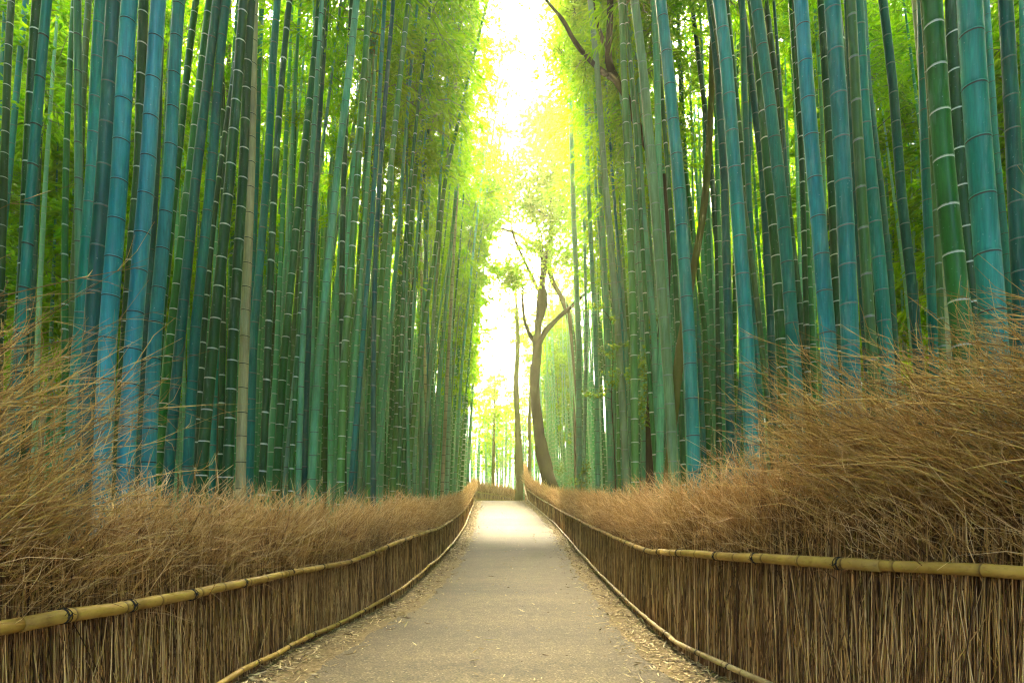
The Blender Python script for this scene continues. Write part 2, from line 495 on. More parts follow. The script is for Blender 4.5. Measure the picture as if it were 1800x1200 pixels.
def rails(F, sgn, root, off, mat_up, mat_lo, breaks_up, breaks_lo, rad_up, rad_lo):
    for zf, mat, breaks, rad, step in ((fup, mat_up, breaks_up, rad_up, .55), (flo, mat_lo, breaks_lo, rad_lo, .62)):
        for bi, (a, b) in enumerate(zip(breaks[:-1], breaks[1:])):
            dd = np.arange(a, b + .12, .12)
            T = fence_frame(F, dd); Nn = np.stack([T[:, 1], -T[:, 0], 0 * dd], -1) * sgn
            r = rad * (1 - .010 * min(a, 30)) * rnd.uniform(.92, 1.08) + .0008 * max(a - 8, 0)
            wob = np.cumsum(rng.normal(0, .0042, len(dd))); wob -= np.linspace(wob[0], wob[-1], len(dd))
            pts = np.stack([fx(F, dd), dd, zf(F, dd) + wob], -1) + Nn * (.105 + (.012 if bi % 2 else 0))
            v, q, t = pole_mesh(pts, r * 1.06, r * .92, mat)
            p = obj('rail_pole', np_mesh('rail_pole', v - off, q, mats=[mat], tint=t), root)
            d = a + .3
            while d < b - .1:
                i = min(int((d - a) / .12), len(dd) - 2)
                l = obj('lashing', LASH, p)
                l.location = Vector(pts[i] - off)
                dirv = Vector(pts[i + 1] - pts[i])
                rot = dirv.to_track_quat('Y', 'Z').to_matrix().to_4x4()
                if sgn < 0: rot = rot @ Matrix.Rotation(math.pi, 4, 'Y')
                l.rotation_euler = rot.to_euler()
                l.scale = (r * 1.02,) * 3
                d += step * (1 + .05 * d) * rnd.uniform(.75, 1.25)

def lean_left(d):
    near = np.clip((3.6 - d) / 1.6, 0, 1)
    mid = np.clip((9 - d) / 5, 0, 1)
    return .15 + .08 * mid + .04 * near, .15 + .05 * near, np.interp(d, [0, 2, 3, 4.2, 6, 9, 12, 20, 30, 40], [.70, .66, .60, .58, .72, .56, .5, .55, .7, .95])
def lean_right(d):
    near = np.clip((3.5 - d) / 1.2, 0, 1)
    return .17 + .27 * near, .22 - .03 * near, np.interp(d, [0, 2, 3.2, 4.2, 5.2, 6.5, 9.6, 13, 23, 31, 40], [.80, .80, .74, .72, .70, .64, .58, .65, .8, .95, 1.1])

ZN = [(-1.0, 1.2, 150, 250, 1.0), (1.2, 5, 860, 720, 1.0), (5, 9, 680, 640, 1.15), (9, 16, 330, 560, 1.6), (16, 28, 140, 300, 2.3), (28, 44.6, 90, 240, 3.2)]
fl, offl = build_fence(LF, 1, 'long brushwood fence with golden bamboo rails along left edge of the path', ZN, lean_left)
rails(LF, 1, fl, offl, M_RAIL, M_RAIL, [-.5, 2.72, 5.6, 8.6, 11.8, 15.2, 19, 23.5, 28, 33, 38.5, 44.4], [-.5, 3.1, 6.2, 9.3, 12.5, 16, 20, 24.5, 29, 34, 39.5, 44.4], .036, .028)
ZR = [z for z in ZN[:-1]] + [(28, 49.4, 90, 240, 3.2)]
fr, offr = build_fence(RF, -1, 'tall bushy brushwood fence with bamboo rails along right edge of the path', ZR, lean_right)
rails(RF, -1, fr, offr, M_RAIL, M_RAIL2, [-.5, 3.35, 6.3, 9.2, 12.3, 15.8, 19.6, 24, 28.5, 33.5, 38.5, 43.5, 49], [-.5, 2.9, 6.0, 9.0, 12, 15.6, 19.6, 24, 28.5, 33.5, 38.5, 43.5, 49], .036, .026)

# overhanging long golden twigs growing from the near ends of both hedges of twigs
def long_twigs(F, sgn, root, off, lo, hi, m, fwd, pth, up, start):
    d = sample_d(m, lo, hi)
    T = fence_frame(F, d); Nn = np.stack([T[:, 1], -T[:, 0], 0 * d], -1) * sgn
    Z = np.array([0, 0, 1.])
    p0 = np.stack([fx(F, d), d, fup(F, d) + rng.uniform(*start, m)], -1) + Nn * rng.normal(-.05, .12, m)[:, None]
    L = rng.uniform(.5, 1.15, m)
    a, b, c = (rng.normal(fwd, .22, m) * L, rng.normal(pth, .2, m) * L, rng.normal(up, .17, m) * L)
    sag = rng.uniform(0, .35, m) * L
    P = np.empty((m, 6, 3)); kk = rng.normal(0, .016, (m, 6))
    for i, f in enumerate(np.linspace(0, 1, 6)):
        P[:, i] = p0 + T * (a * f)[:, None] + Nn * (b * f + kk[:, i] * f)[:, None] + Z * (c * f - sag * f ** 2.4 + kk[::-1, i] * f)[:, None]
    r = rng.uniform(.0016, .0032, m)
    parts = [strands(P, r[:, None] * np.array([1, .92, .82, .7, .55, .3]), 4, rng.random(m))]
    for _ in range(5):
        i0 = rng.integers(1, 5, m); p = P[np.arange(m), i0]; dr = norm(P[np.arange(m), i0] - P[np.arange(m), i0 - 1])
        sd = norm(np.cross(dr, rng.normal(0, 1, (m, 3)))); ln = rng.uniform(.08, .3, m)[:, None]
        Q = np.stack([p, p + (dr * .8 + sd * .4) * ln * .5, p + (dr * .8 + sd * .6) * ln + Z * .02], 1)
        parts.append(strands(Q, (r * .55)[:, None] * np.array([1, .8, .45]), 3, rng.random(m)))
    v, q, t = join(parts)
    o = obj('overhanging_twigs', np_mesh('overhanging_twigs', v - off, q, mats=[M_FLUFFG], tint=t), root)
    o['label'] = 'long golden twigs arching out over the near end'
long_twigs(LF, 1, fl, offl, 1.2, 3.0, 420, .60, .30, .70, (.1, 1.0))
long_twigs(RF, -1, fr, offr, 1.4, 3.7, 1100, .62, .30, .62, (.2, .8))

# short fence closing the view where the path turns
def end_fence():
    d0 = 47.0
    x = np.array([-3.3, .55]); zu = CZ + np.array([2.72, 2.02]); 
    root = empty('brushwood_fence', (-1.4, d0, float(g(d0))), 'short distant brushwood fence crossing behind the end of the path', 'fence')
    off = np.array(root.location)
    n = 40; xs = np.linspace(*x, n); zt = np.interp(xs, x, zu)
    b = float(g(d0)) - .4
    V = np.concatenate([np.stack([xs, np.full(n, d0 + o), z], -1) for o, z in ((-.05, np.full(n, b)), (-.05, zt + .2), (.12, zt + .2), (.12, np.full(n, b)))])
    i = np.arange(n - 1)
    q = np.concatenate([np.stack([i + k * n, i + 1 + k * n, i + 1 + (k + 1) * n, i + (k + 1) * n], -1) for k in range(3)])
    m = 900; px = rng.uniform(*x, m); z1 = np.interp(px, x, zu) + rng.uniform(-.3, .25, m)
    P = np.stack([np.stack([px, np.full(m, d0 - .07) - rng.random(m) * .04, np.full(m, b)], -1), np.stack([px + rng.normal(0, .04, m), np.full(m, d0 - .07), z1], -1)], 1)
    s = strands(P, np.full((m, 2), .012), 3)
    v, qq, t = join([(V, q, np.zeros(len(V))), s]); mi = np.ones(len(qq), int); mi[:len(q)] = 0
    obj('brush_panel', np_mesh('brush_panel', v - off, qq, mats=[M_CORE, M_STEM], midx=mi, tint=t), root)
    m = 2600; px = rng.uniform(*x, m); z0 = np.interp(px, x, zu) + rng.uniform(-.1, .3, m); H = rng.uniform(.2, .8, m)
    p0 = np.stack([px, np.full(m, d0) + rng.normal(0, .08, m), z0], -1); p2 = p0 + np.stack([rng.normal(0, .18, m), rng.normal(0, .15, m), H], -1)
    v, qq, t = strands(np.stack([p0, (p0 + p2) / 2, p2], 1), np.full((m, 1), .009) * np.array([1, .8, .5]), 3, np.clip(rng.normal(.55, .2, m), 0, 1))
    obj('loose_twigs', np_mesh('loose_twigs', v - off, qq, mats=[M_FLUFF], tint=t), root)
    for dz0, dz1 in ((0, 0), (-.68, -.12)):
        pts = np.stack([np.linspace(x[0] - .1, x[1], 20), np.full(20, d0 - .14), np.linspace(zu[0] + dz0, zu[1] + dz1, 20)], -1)
        v, qq, t = pole_mesh(pts, .05, .045, M_RAIL)
        obj('rail_pole', np_mesh('rail_pole', v - off, qq, mats=[M_RAIL], tint=t), root)
end_fence()

# ------------------------------------------------------------------ bamboo
def culm_mesh(name, cx, cy, z_top, r_base, r_top, ring, sides, inter=.38):
    """cx, cy: functions of height (arrays)"""
    zs = [0.0]; z = rnd.uniform(.08, .2)
    while z < z_top - .3:
        zs.append(z); z += inter * (.55 + .45 * min(1, z / 2.0)) * rnd.uniform(.9, 1.1) * (1 if z < 9 else .9)
    prof = [(-.25, 1.12, 0)]
    for zz in zs[1:]:
        h = ring
        prof += [(zz - 5 * h, 1.0, 0), (zz - 1.4 * h, 1.012, 0), (zz - .75 * h, 1.03, 1), (zz + .25 * h, 1.0, 2), (zz + .7 * h, 1.04, 0), (zz + 3 * h, 1.0, 0)]
    prof.append((z_top, .6, 0))
    Zs = np.array([p[0] for p in prof]); f = np.array([p[1] for p in prof])
    mslot = np.array([0 if p[2] == 0 else p[2] for p in prof])
    rad = f * np.interp(Zs, [-.25, .4, z_top], [r_base * 1.04, r_base, r_top])
    P = np.stack([cx(Zs), cy(Zs), Zs], -1)
    a = np.arange(sides) / sides * 2 * np.pi
    V = P[:, None, :] + rad[:, None, None] * np.stack([np.cos(a), np.sin(a), 0 * a], -1)[None]
    n = len(Zs)
    b = (np.arange(n - 1) * sides)[:, None]; j = np.arange(sides)[None]; jn = (j + 1) % sides
    q = np.stack([b + j, b + jn, b + sides + jn, b + sides + j], -1).reshape(-1, 4)
    mi = np.repeat(mslot[:-1], sides)      # band above profile point i uses its slot
    return np_mesh(name, V.reshape(-1, 3), q, mats=CULM, midx=mi)

def crown_geo(r, height, nbr, spread, leafL, leafW, lean=.10, curve=.012, bias=0.0, seed=0):
    """leafy sprays round a leaning stem that starts at the origin; leans to +x"""
    q = np.random.default_rng(seed)
    def stem(t): return np.stack([lean * t + curve * t * t, 0 * t, t - .006 * t * t], -1)
    tb = height * q.random(nbr) ** .85
    p0 = stem(tb)
    az = q.uniform(0, 2 * np.pi, nbr)
    ln = spread * (1 - .45 * tb / height) * q.uniform(.45, 1.1, nbr)
    ln = ln * np.where(tb < height * .2, .7, 1)
    out = np.stack([np.cos(az), np.sin(az), 0 * az], -1)
    out[:, 0] += bias; out = norm(out)
    Kp = 5; fs = np.linspace(0, 1, Kp)
    rise = q.uniform(.15, .75, nbr) * ln; drop = q.uniform(.3, .9, nbr) * ln
    BP = np.stack([p0 + out * (ln * f)[:, None] + np.array([0, 0, 1.]) * (rise * f - drop * f ** 2.5)[:, None] for f in fs], 1)
    tw = strands(BP, np.linspace(.011, .004, Kp)[None] * np.ones((nbr, 1)), 3, q.random(nbr))
    Cs, As, ts = [], [], []
    ncl = 6; nlf = 9
    for k in range(ncl):
        f = q.uniform(.25, 1.0, nbr); i = np.minimum((f * (Kp - 1)).astype(int), Kp - 2); fr = f * (Kp - 1) - i
        c = BP[np.arange(nbr), i] * (1 - fr[:, None]) + BP[np.arange(nbr), i + 1] * fr[:, None]
        side = norm(np.cross(out, np.array([0, 0, 1.])) * q.normal(0, 1, nbr)[:, None] + out * .5 + np.array([0, 0, .0]) )
        c = c + side * (q.uniform(.0, .42, nbr) * (.4 + .6 * ln / spread))[:, None]
        ct = q.normal(0, .16, nbr)
        for l in range(nlf):
            cc = c + q.normal(0, .075, (nbr, 3)) * np.array([1, 1, .7])
            A = norm(side * .8 + out * .5 + q.normal(0, .42, (nbr, 3)) + np.array([0, 0, -.55]))
            Cs.append(cc); As.append(A); ts.append(np.clip(.5 + ct + q.normal(0, .22, nbr), 0, 1))
    C = np.concatenate(Cs); A = np.concatenate(As); t = np.concatenate(ts)
    B = norm(np.cross(A, q.normal(0, 1, A.shape) * .8 + np.array([0, 0, 1.])))
    L = leafL * q.uniform(.7, 1.25, len(C)); W = leafW * q.uniform(.8, 1.2, len(C))
    lv = leaves(C, A, B, L, W, t)
    return lv, tw

def crown_mesh(name, **kw):
    lv, tw = crown_geo(rnd, **kw)
    v, q, t = join([lv, tw]); mi = np.zeros(len(q), int); mi[len(lv[1]):] = 1
    return np_mesh(name, v, q, mats=[M_LEAF, M_TWIG], midx=mi, tint=t, smooth=False)

CROWNS = [crown_mesh('crown', height=8.5, nbr=62, spread=1.8, leafL=.21, leafW=.034, lean=.04 + .02 * i, curve=.003 + .002 * i, seed=20 + i, bias=.0) for i in range(5)]

COLS = {   # plant colour (linear) and node-ring whiteness
    'blue':   ((.028, .250, .300), .05),
    'teal':   ((.012, .235, .195), .12),
    'dteal':  ((.005, .115, .090), .15),
    'green':  ((.018, .155, .030), .85),
    'dgreen': ((.007, .078, .018), .75),
    'bgreen': ((.080, .270, .050), .85),
    'mint':   ((.120, .400, .215), .15),
    'pmint':  ((.210, .450, .310), .12),
    'olive':  ((.070, .170, .048), .30),
    'grey':   ((.165, .300, .140), .25),
    'tan':    ((.50, .48, .27), .03),
    'brown':  ((.15, .12, .055), .10),
}
WORD = {'blue': 'pale blue', 'teal': 'blue-green', 'dteal': 'dark teal', 'green': 'green', 'dgreen': 'dark green', 'bgreen': 'bright green', 'mint': 'mint green',
        'pmint': 'pale mint', 'olive': 'olive green', 'grey': 'grey-green', 'tan': 'bare tan', 'brown': 'brown'}

# front culms: colour, width in photo pixels at mid height, points seen in the photograph (px, py), optional depth
FRONT = [
 ('teal', 10, [(12, 0), (7, 100), (-3, 300), (-14, 560)]), ('dgreen', 13, [(20, 0), (14, 100), (7, 300), (0, 520)]),
 ('teal', 11, [(48, 0), (37, 100), (18, 300), (0, 470)]), ('dgreen', 20, [(68, 0), (61, 100), (51, 300), (40, 560)]),
 ('dteal', 10, [(81, 0), (75, 100), (66, 300), (55, 560)]), ('olive', 6, [(115, 0), (116, 300), (114, 560)]),
 ('olive', 12, [(157, 0), (150, 100), (141, 300), (132, 450)]), ('teal', 23, [(177, 0), (171, 100), (163, 300), (142, 580), (128, 780)]),
 ('dteal', 26, [(203, 0), (197, 100), (186, 300), (163, 580), (150, 780)]), ('blue', 27, [(229, 0), (222, 100), (212, 300), (191, 580), (182, 780)]),
 ('dgreen', 18, [(253, 0), (250, 100), (245, 300), (232, 450), (210, 780)]), ('blue', 26, [(279, 0), (272, 100), (260, 300), (236, 580), (223, 780)]),
 ('blue', 22, [(313, 0), (306, 100), (297, 300), (272, 580), (262, 780)]), ('dteal', 14, [(283, 0), (273, 300), (256, 580), (247, 780)]),
 ('green', 13, [(345, 0), (332, 100), (311, 300), (282, 580)]), ('green', 15, [(367, 0), (355, 100), (333, 300), (301, 580), (280, 780)]),
 ('dteal', 17, [(382, 0), (370, 100), (346, 300), (318, 580), (300, 780)]), ('teal', 17, [(397, 0), (386, 100), (372, 300), (343, 580), (332, 780)]),
 ('dgreen', 18, [(428, 0), (421, 100), (405, 300), (377, 580), (358, 780)]), ('brown', 9, [(404, 0), (398, 300), (384, 640), (378, 780)]),
 ('dgreen', 17, [(440, 0), (434, 100), (427, 300), (410, 580), (402, 780)]), ('tan', 16, [(446, 0), (444, 100), (440, 300), (430, 580), (424, 780)]),
 ('teal', 10, [(461, 0), (456, 100), (451, 300), (440, 580)]), ('teal', 14, [(487, 0), (480, 100), (470, 300), (445, 600), (438, 840)]),
 ('grey', 6, [(500, 0), (491, 100), (480, 300), (463, 600), (455, 840)]), ('olive', 7, [(525, 0), (511, 100), (497, 300), (480, 600), (466, 840)]),
 ('mint', 7, [(566, 0), (545, 100), (505, 300), (465, 525)]), ('green', 13, [(562, 0), (553, 100), (531, 300), (498, 640), (486, 840)]),
 ('olive', 9, [(540, 300), (512, 640), (499, 840)]), ('mint', 11, [(554, 0), (556, 300), (547, 640), (534, 840)]),
 ('mint', 14, [(628, 0), (618, 100), (594, 300), (560, 640), (548, 840)]), ('olive', 8, [(600, 0), (588, 300), (573, 640), (571, 840)]),
 ('mint', 10, [(668, 0), (652, 100), (620, 300), (590, 520), (583, 640), (581, 840)]), ('bgreen', 13, [(650, 0), (630, 300), (605, 640), (599, 840)]),
 ('mint', 8, [(652, 100), (640, 300), (620, 640), (612, 840)]), ('teal', 8, [(655, 300), (634, 640), (624, 840)]),
 ('bgreen', 11, [(718, 0), (707, 100), (686, 300), (666, 550), (658, 640), (650, 840)]), ('mint', 7, [(690, 300), (667, 640), (661, 840)]),
 ('green', 7, [(665, 100), (668, 300), (675, 640), (675, 840)]), ('bgreen', 9, [(762, 100), (730, 300), (702, 640), (691, 840)]),
 ('green', 8, [(755, 200), (736, 400), (716, 640), (708, 840)]), ('bgreen', 8, [(835, 90), (785, 300), (745, 575), (735, 640), (718, 840)]),
 ('mint', 7, [(755, 300), (741, 640), (741, 840)]), ('tan', 6, [(738, 400), (746, 640), (756, 840)]),
 ('teal', 7, [(745, 300), (753, 640), (757, 840)]), ('mint', 7, [(796, 400), (775, 640), (760, 840)]),
 ('tan', 6, [(800, 400), (787, 640), (778, 840)]), ('pmint', 6, [(798, 400), (791, 640), (786, 840)]),
 ('mint', 5, [(826, 500), (812, 640), (800, 840)]), ('green', 5, [(838, 480), (824, 640), (812, 840)]), ('mint', 5, [(850, 470), (833, 640), (822, 840)]),
 # right side of the path
 ('pmint', 10, [(1003, 200), (1009, 400), (1017, 580), (1018, 780)]), ('pmint', 6, [(1025, 240), (1029, 500), (1031, 580), (1027, 780)]),
 ('mint', 8, [(1029, 150), (1033, 300), (1042, 500), (1047, 580), (1050, 780)]), ('grey', 12, [(1037, 0), (1050, 130), (1062, 300), (1086, 580), (1098, 780)]),
 ('mint', 9, [(1036, 0), (1045, 130), (1054, 300), (1068, 580), (1072, 780)]), ('mint', 6, [(1091, 0), (1088, 135), (1090, 300), (1096, 580), (1100, 780)]),
 ('bgreen', 13, [(1093, 0), (1096, 100), (1104, 300), (1114, 580), (1116, 780)]), ('mint', 11, [(1095, 0), (1108, 100), (1124, 300), (1150, 580), (1156, 780)]),
 ('grey', 17, [(1115, 0), (1128, 100), (1147, 300), (1168, 575), (1182, 780)]), ('mint', 13, [(1150, 0), (1155, 130), (1158, 300), (1166, 500), (1160, 780)], 10.5),
 ('teal', 22, [(1162, 0), (1173, 100), (1192, 300), (1211, 580), (1219, 780)]), ('teal', 9, [(1170, 0), (1181, 110), (1198, 300), (1227, 580), (1236, 780)]),
 ('green', 9, [(1190, 0), (1195, 100), (1205, 300), (1239, 580), (1244, 780)]), ('pmint', 6, [(1213, 0), (1217, 100), (1225, 300), (1250, 580), (1256, 780)]),
 ('dgreen', 10, [(1216, 0), (1228, 100), (1247, 250), (1262, 450), (1264, 780)]), ('dteal', 15, [(1248, 0), (1260, 100), (1273, 300), (1281, 580), (1284, 780)]),
 ('teal', 24, [(1265, 0), (1277, 100), (1292, 300), (1311, 560), (1322, 780)]), ('green', 8, [(1299, 0), (1297, 100), (1292, 400), (1290, 700)]),
 ('dgreen', 6, [(1286, 0), (1300, 100), (1330, 300), (1345, 480)]), ('dteal', 13, [(1303, 0), (1317, 100), (1342, 320), (1355, 575), (1362, 780)]),
 ('green', 18, [(1322, 0), (1338, 150), (1350, 300), (1365, 450), (1375, 650), (1382, 800)]), ('teal', 22, [(1328, 0), (1350, 150), (1371, 330), (1383, 450), (1397, 650), (1404, 780)]),
 ('dgreen', 12, [(1347, 0), (1370, 175), (1390, 400), (1402, 500), (1415, 650)]), ('green', 12, [(1391, 0), (1405, 200), (1415, 350), (1420, 450), (1430, 650)]),
 ('mint', 6, [(1393, 60), (1380, 200), (1366, 420)]), ('blue', 26, [(1408, 0), (1422, 200), (1440, 400), (1453, 560), (1461, 680)]),
 ('dteal', 8, [(1428, 0), (1445, 300), (1466, 500), (1476, 680)]), ('dgreen', 16, [(1442, 0), (1455, 200), (1465, 400), (1472, 575), (1478, 700)]),
 ('teal', 28, [(1463, 0), (1475, 170), (1487, 400), (1493, 560), (1498, 680)]), ('dteal', 19, [(1494, 0), (1505, 300), (1519, 500), (1530, 650)]),
 ('teal', 22, [(1506, 0), (1517, 200), (1533, 350), (1548, 500), (1560, 650)]), ('dteal', 11, [(1516, 0), (1525, 150), (1550, 350), (1565, 500), (1576, 650)]),
 ('dteal', 16, [(1552, 0), (1570, 150), (1585, 350), (1603, 500), (1616, 650)]), ('mint', 7, [(1552, 40), (1546, 200), (1543, 450)]),
 ('teal', 16, [(1620, 0), (1628, 300), (1638, 500), (1644, 650)]), ('tan', 15, [(1610, 0), (1625, 175), (1640, 300), (1653, 450), (1665, 620), (1672, 700)]),
 ('green', 32, [(1640, 0), (1650, 150), (1661, 300), (1676, 440), (1690, 560), (1698, 660)]), ('dgreen', 26, [(1675, 0), (1682, 200), (1692, 350), (1705, 475), (1716, 600)]),
 ('teal', 38, [(1707, 0), (1715, 150), (1726, 300), (1738, 450), (1748, 580)]), ('teal', 12, [(1732, 0), (1748, 250), (1763, 400), (1775, 520)]),
 ('dteal', 24, [(1769, 0), (1780, 200), (1787, 360), (1795, 530)]), ('teal', 12, [(1797, 0), (1803, 300), (1810, 520)]),
]

def add_crown(root, base_xyz, mesh, rot_z, tilt, sc, wide=.72):
    c = obj('crown', mesh, root)
    c.location = base_xyz
    c.rotation_euler = (0, tilt, rot_z)
    c.scale = (sc * wide, sc * wide, sc)
    return c

ORD = ['', 'first', 'second', 'third', 'fourth', 'fifth', 'sixth', 'seventh', 'eighth', 'ninth', 'tenth', 'eleventh', 'twelfth', 'thirteenth', 'fourteenth', 'fifteenth',
       'sixteenth', 'seventeenth', 'eighteenth', 'nineteenth', 'twentieth', 'twenty-first', 'twenty-second', 'twenty-third', 'twenty-fourth', 'twenty-fifth', 'twenty-sixth', 'twenty-seventh',
       'twenty-eighth', 'twenty-ninth', 'thirtieth', 'thirty-first', 'thirty-second', 'thirty-third', 'thirty-fourth', 'thirty-fifth', 'thirty-sixth', 'thirty-seventh', 'thirty-eighth', 'thirty-ninth', 'fortieth']
front_px = []      # (px at eye band, colour, width, side, empty)
for spec in FRONT:
    key, w, pts = spec[:3]
    pts = sorted(pts, key=lambda p: -p[1])
    pb = pts[0][0]; left = pb < 900
    D = .135 * (1.08 if w > 20 else 1.0)
    d = spec[3] if len(spec) > 3 else 1000 * D / w
    F = LF if left else RF
    for _ in range(40):        # keep the plant behind its fence
        # x at ground, extrapolating the lowest seen segment
        gap = .38
        x = (pb - 900) * d / 1000
        lim = float(fx(F, min(d, F[-1, 0])))
        ok = x < lim - gap if left else x > lim + gap
        if ok: break
        d *= 1.04
    if w <= 9: d *= rnd.uniform(1.0, 1.12)
    rad = w * d / 2000
    P = np.array([((px - 900) * d / 1000, CZ + (920 - py) * d / 1000) for px, py in pts])
    gz = float(gxy(x, d))
    # extrapolate to the ground and above the picture
    s0 = (P[1, 0] - P[0, 0]) / (P[1, 1] - P[0, 1])
    x0 = P[0, 0] - s0 * .7 * (P[0, 1] - gz)
    zs = np.concatenate([[gz], P[:, 1]]) - gz; xs = np.concatenate([[x0], P[:, 0]]) - x0
    s1 = (xs[-1] - xs[-2]) / (zs[-1] - zs[-2])
    H = min(zs[-1] + 3.5, 15) if d > 14 else rnd.uniform(11.5, 14.0)
    H = max(H, zs[-1] + 1.5, (max(8.0, .93 * d + 2.6) if d < 12 else 9 + .40 * d) + 4.5, 0 if left else .70 * d + 5.8)
    ze = np.linspace(zs[-1] + .8, H, 6)
    sgn = 1 if left else -1
    xe = xs[-1] + s1 * (ze - zs[-1]) + sgn * .003 * (ze - zs[-1]) ** 2
    zs = np.concatenate([zs, ze]); xs = np.concatenate([xs, xe])
    zz = np.linspace(-.3, H, 150)
    kx = np.interp(zz, zs, xs)
    for _ in range(6): kx[1:-1] = (kx[:-2] + 2 * kx[1:-1] + kx[2:]) / 4
    ph, am = rnd.uniform(0, 6), rnd.uniform(-.003, .003)
    cx = lambda z, kx=kx, zz=zz: np.interp(z, zz, kx)
    cy = lambda z, am=am: am * z + .004 * z * z * am
    col, ringw = COLS[key]
    jit = rnd.uniform(.85, 1.15)
    me = culm_mesh('culm', cx, cy, H, rad * 1.12, rad * .62, max(.0125, .0010 * d), 18 if w > 15 else 12, .40 * rnd.uniform(.92, 1.06) * (.92 if w < 12 else 1))
    root = empty('bamboo', (x0, d, gz), '', 'bamboo', 'bamboo standing along the path')
    c = obj('culm', me, root)
    c.color = (*[min(1, v * jit * rnd.uniform(.93, 1.07)) for v in col], np.clip(ringw + rnd.uniform(-.1, .1), 0, 1))
    h0 = max(8.0, .93 * d + 2.6) if d < 12 else 9 + .40 * d
    if not left and 9 < d <= 14: h0 = .93 * d + 2.6; H = max(H, h0 + 4.5)
    if left and d > 14: h0 = .56 * d + 1.3
    if not left and 14 < d: h0 = .70 * d + 1.3
    sc = min(1.0, (H - h0) / 6.5) * rnd.uniform(.9, 1.05)
    add_crown(root, (float(cx(h0)), float(cy(h0)), h0), CROWNS[rnd.randrange(5)], (0 if left else math.pi) + rnd.uniform(-.5, .5), rnd.uniform(-.04, .04), sc, .72 if d < 12 else .95)
    xm = np.interp(600, [p[1] for p in pts[::-1]], [p[0] for p in pts[::-1]])
    front_px.append([xm, key, w, left, root, d])

# labels for the front row: counted from marks anyone can find
def size_word(w): return 'thick' if w >= 20 else 'slender' if w < 9 else 'medium'
front_px.sort(key=lambda f: f[0])
Ls = [f for f in front_px if f[3]]; Rs = [f for f in front_px if not f[3]]
tl = max((i for i, f in enumerate(Ls) if f[1] == 'tan' and f[2] > 12)); tr = max((i for i, f in enumerate(Rs) if f[1] == 'tan'))
bg = min(i for i, f in enumerate(Rs) if f[1] == 'bgreen')
refs = {}
for i, f in enumerate(Ls):
    k = i - tl
    nm = f'{size_word(f[2])} {WORD[f[1]]} bamboo'
    if k == 0: lab, ref = 'bare tan dead bamboo standing tall among the green culms left of the path', 'tall tan culm left of path'
    elif i <= 6: lab = f'{nm}, {ORD[i + 1]} front culm counted from the left edge of the grove'; ref = f'{ORD[i + 1]} front culm from left edge'
    elif k < 0: lab = f'{nm}, {ORD[-k]} front culm leftward from the tall bare tan one'; ref = f'{ORD[-k]} culm leftward of tall tan'
    else: lab = f'{nm}, {ORD[k]} front culm from the tall tan one towards the path'; ref = f'{ORD[k]} culm pathward of tall tan'
    f[4]['label'] = lab; refs[id(f)] = ref
for i, f in enumerate(Rs):
    k = i - tr; kb = i - bg
    nm = f'{size_word(f[2])} {WORD[f[1]]} bamboo'
    if k == 0: lab, ref = 'pale tan dead bamboo beside the thickest white-ringed green culm right of the path', 'tan culm at right'
    elif kb == 0: lab, ref = 'bright green white-ringed bamboo standing beside the ivy-clad trunk right of the path', 'bright green culm'
    elif k > 0: lab = f'{nm}, {ORD[k]} front culm right of the pale tan one'; ref = f'{ORD[k]} culm past right-hand tan'
    elif kb < 0: lab = f'{nm}, {ORD[-kb]} front culm from the bright green one towards the path'; ref = f'{ORD[-kb]} culm pathward of bright green'
    elif -k <= 14: lab = f'{nm}, {ORD[-k]} front culm left of the pale tan one'; ref = f'{ORD[-k]} culm before right-hand tan'
    else: lab = f'{nm}, {ORD[kb]} front culm right of the bright green one'; ref = f'{ORD[kb]} culm right of bright green'
    f[4]['label'] = lab; refs[id(f)] = ref

# rows behind: shared culm shapes, each plant its own thing
VAR = []
for i in range(10):
    H = rnd.uniform(16, 19); b1 = rnd.uniform(-.004, .004); ph = rnd.uniform(0, 6); a2 = rnd.uniform(.03, .08)
    cx = lambda z, b1=b1, ph=ph, a2=a2: a2 * np.sin(z * .5 + ph) - a2 * math.sin(ph) + .0035 * np.maximum(z - 4, 0) ** 2
    cy = lambda z, b1=b1, ph=ph: b1 * z * z + .03 * np.sin(z * .4 + ph)
    me = culm_mesh('culm', cx, cy, H, .062, .02, .016, 9)
    h0 = rnd.uniform(8.6, 11)
    VAR.append((me, (float(cx(h0)), float(cy(h0)), h0), CROWNS[i % 5], (H - h0) / 7.2))

placed = [(f[4].location.x, f[5]) for f in front_px]
back = []
def try_place(x, d, mind):
    for (a, b) in placed:
        if (a - x) ** 2 + (b - d) ** 2 < mind * mind: return False
    placed.append((x, d)); return True

def back_bamboo(x, d, colkeys, tall=1.0, lean=None):
    left = x < 0 if d < 46 else rnd.random() < .5
    gz = float(gxy(x, d))
    me, hp, cm, cs = VAR[rnd.randrange(10)]
    s = rnd.uniform(.78, 1.08)
    key = rnd.choice(colkeys)
    root = empty('bamboo', (x, d, gz), '', 'bamboo', 'bamboo growing behind the front rows')
    tilt = R(rnd.gauss(2.6, 1.8)) if lean is None else lean
    root.rotation_euler = (R(rnd.gauss(0, 1.5)), tilt, (0 if left else math.pi) + rnd.uniform(-.45, .45))
    tall = 1.28 if d < 18 else 1.05 + .013 * (d - 12)
    root.scale = (s, s, s * tall)
    c = obj('culm', me, root)
    col, rw = COLS[key]; j = rnd.uniform(.7, 1.15)
    c.color = (*[v * j * rnd.uniform(.92, 1.08) for v in col], np.clip(rw + rnd.uniform(-.12, .12), 0, 1))
    k = obj('crown', cm, root); k.location = hp; k.rotation_euler = (0, 0, rnd.uniform(-.6, .6)); k.scale = (cs, cs, cs)
    back.append((900 + 1000 * x / d + sum((0,)), key, left, root, d))

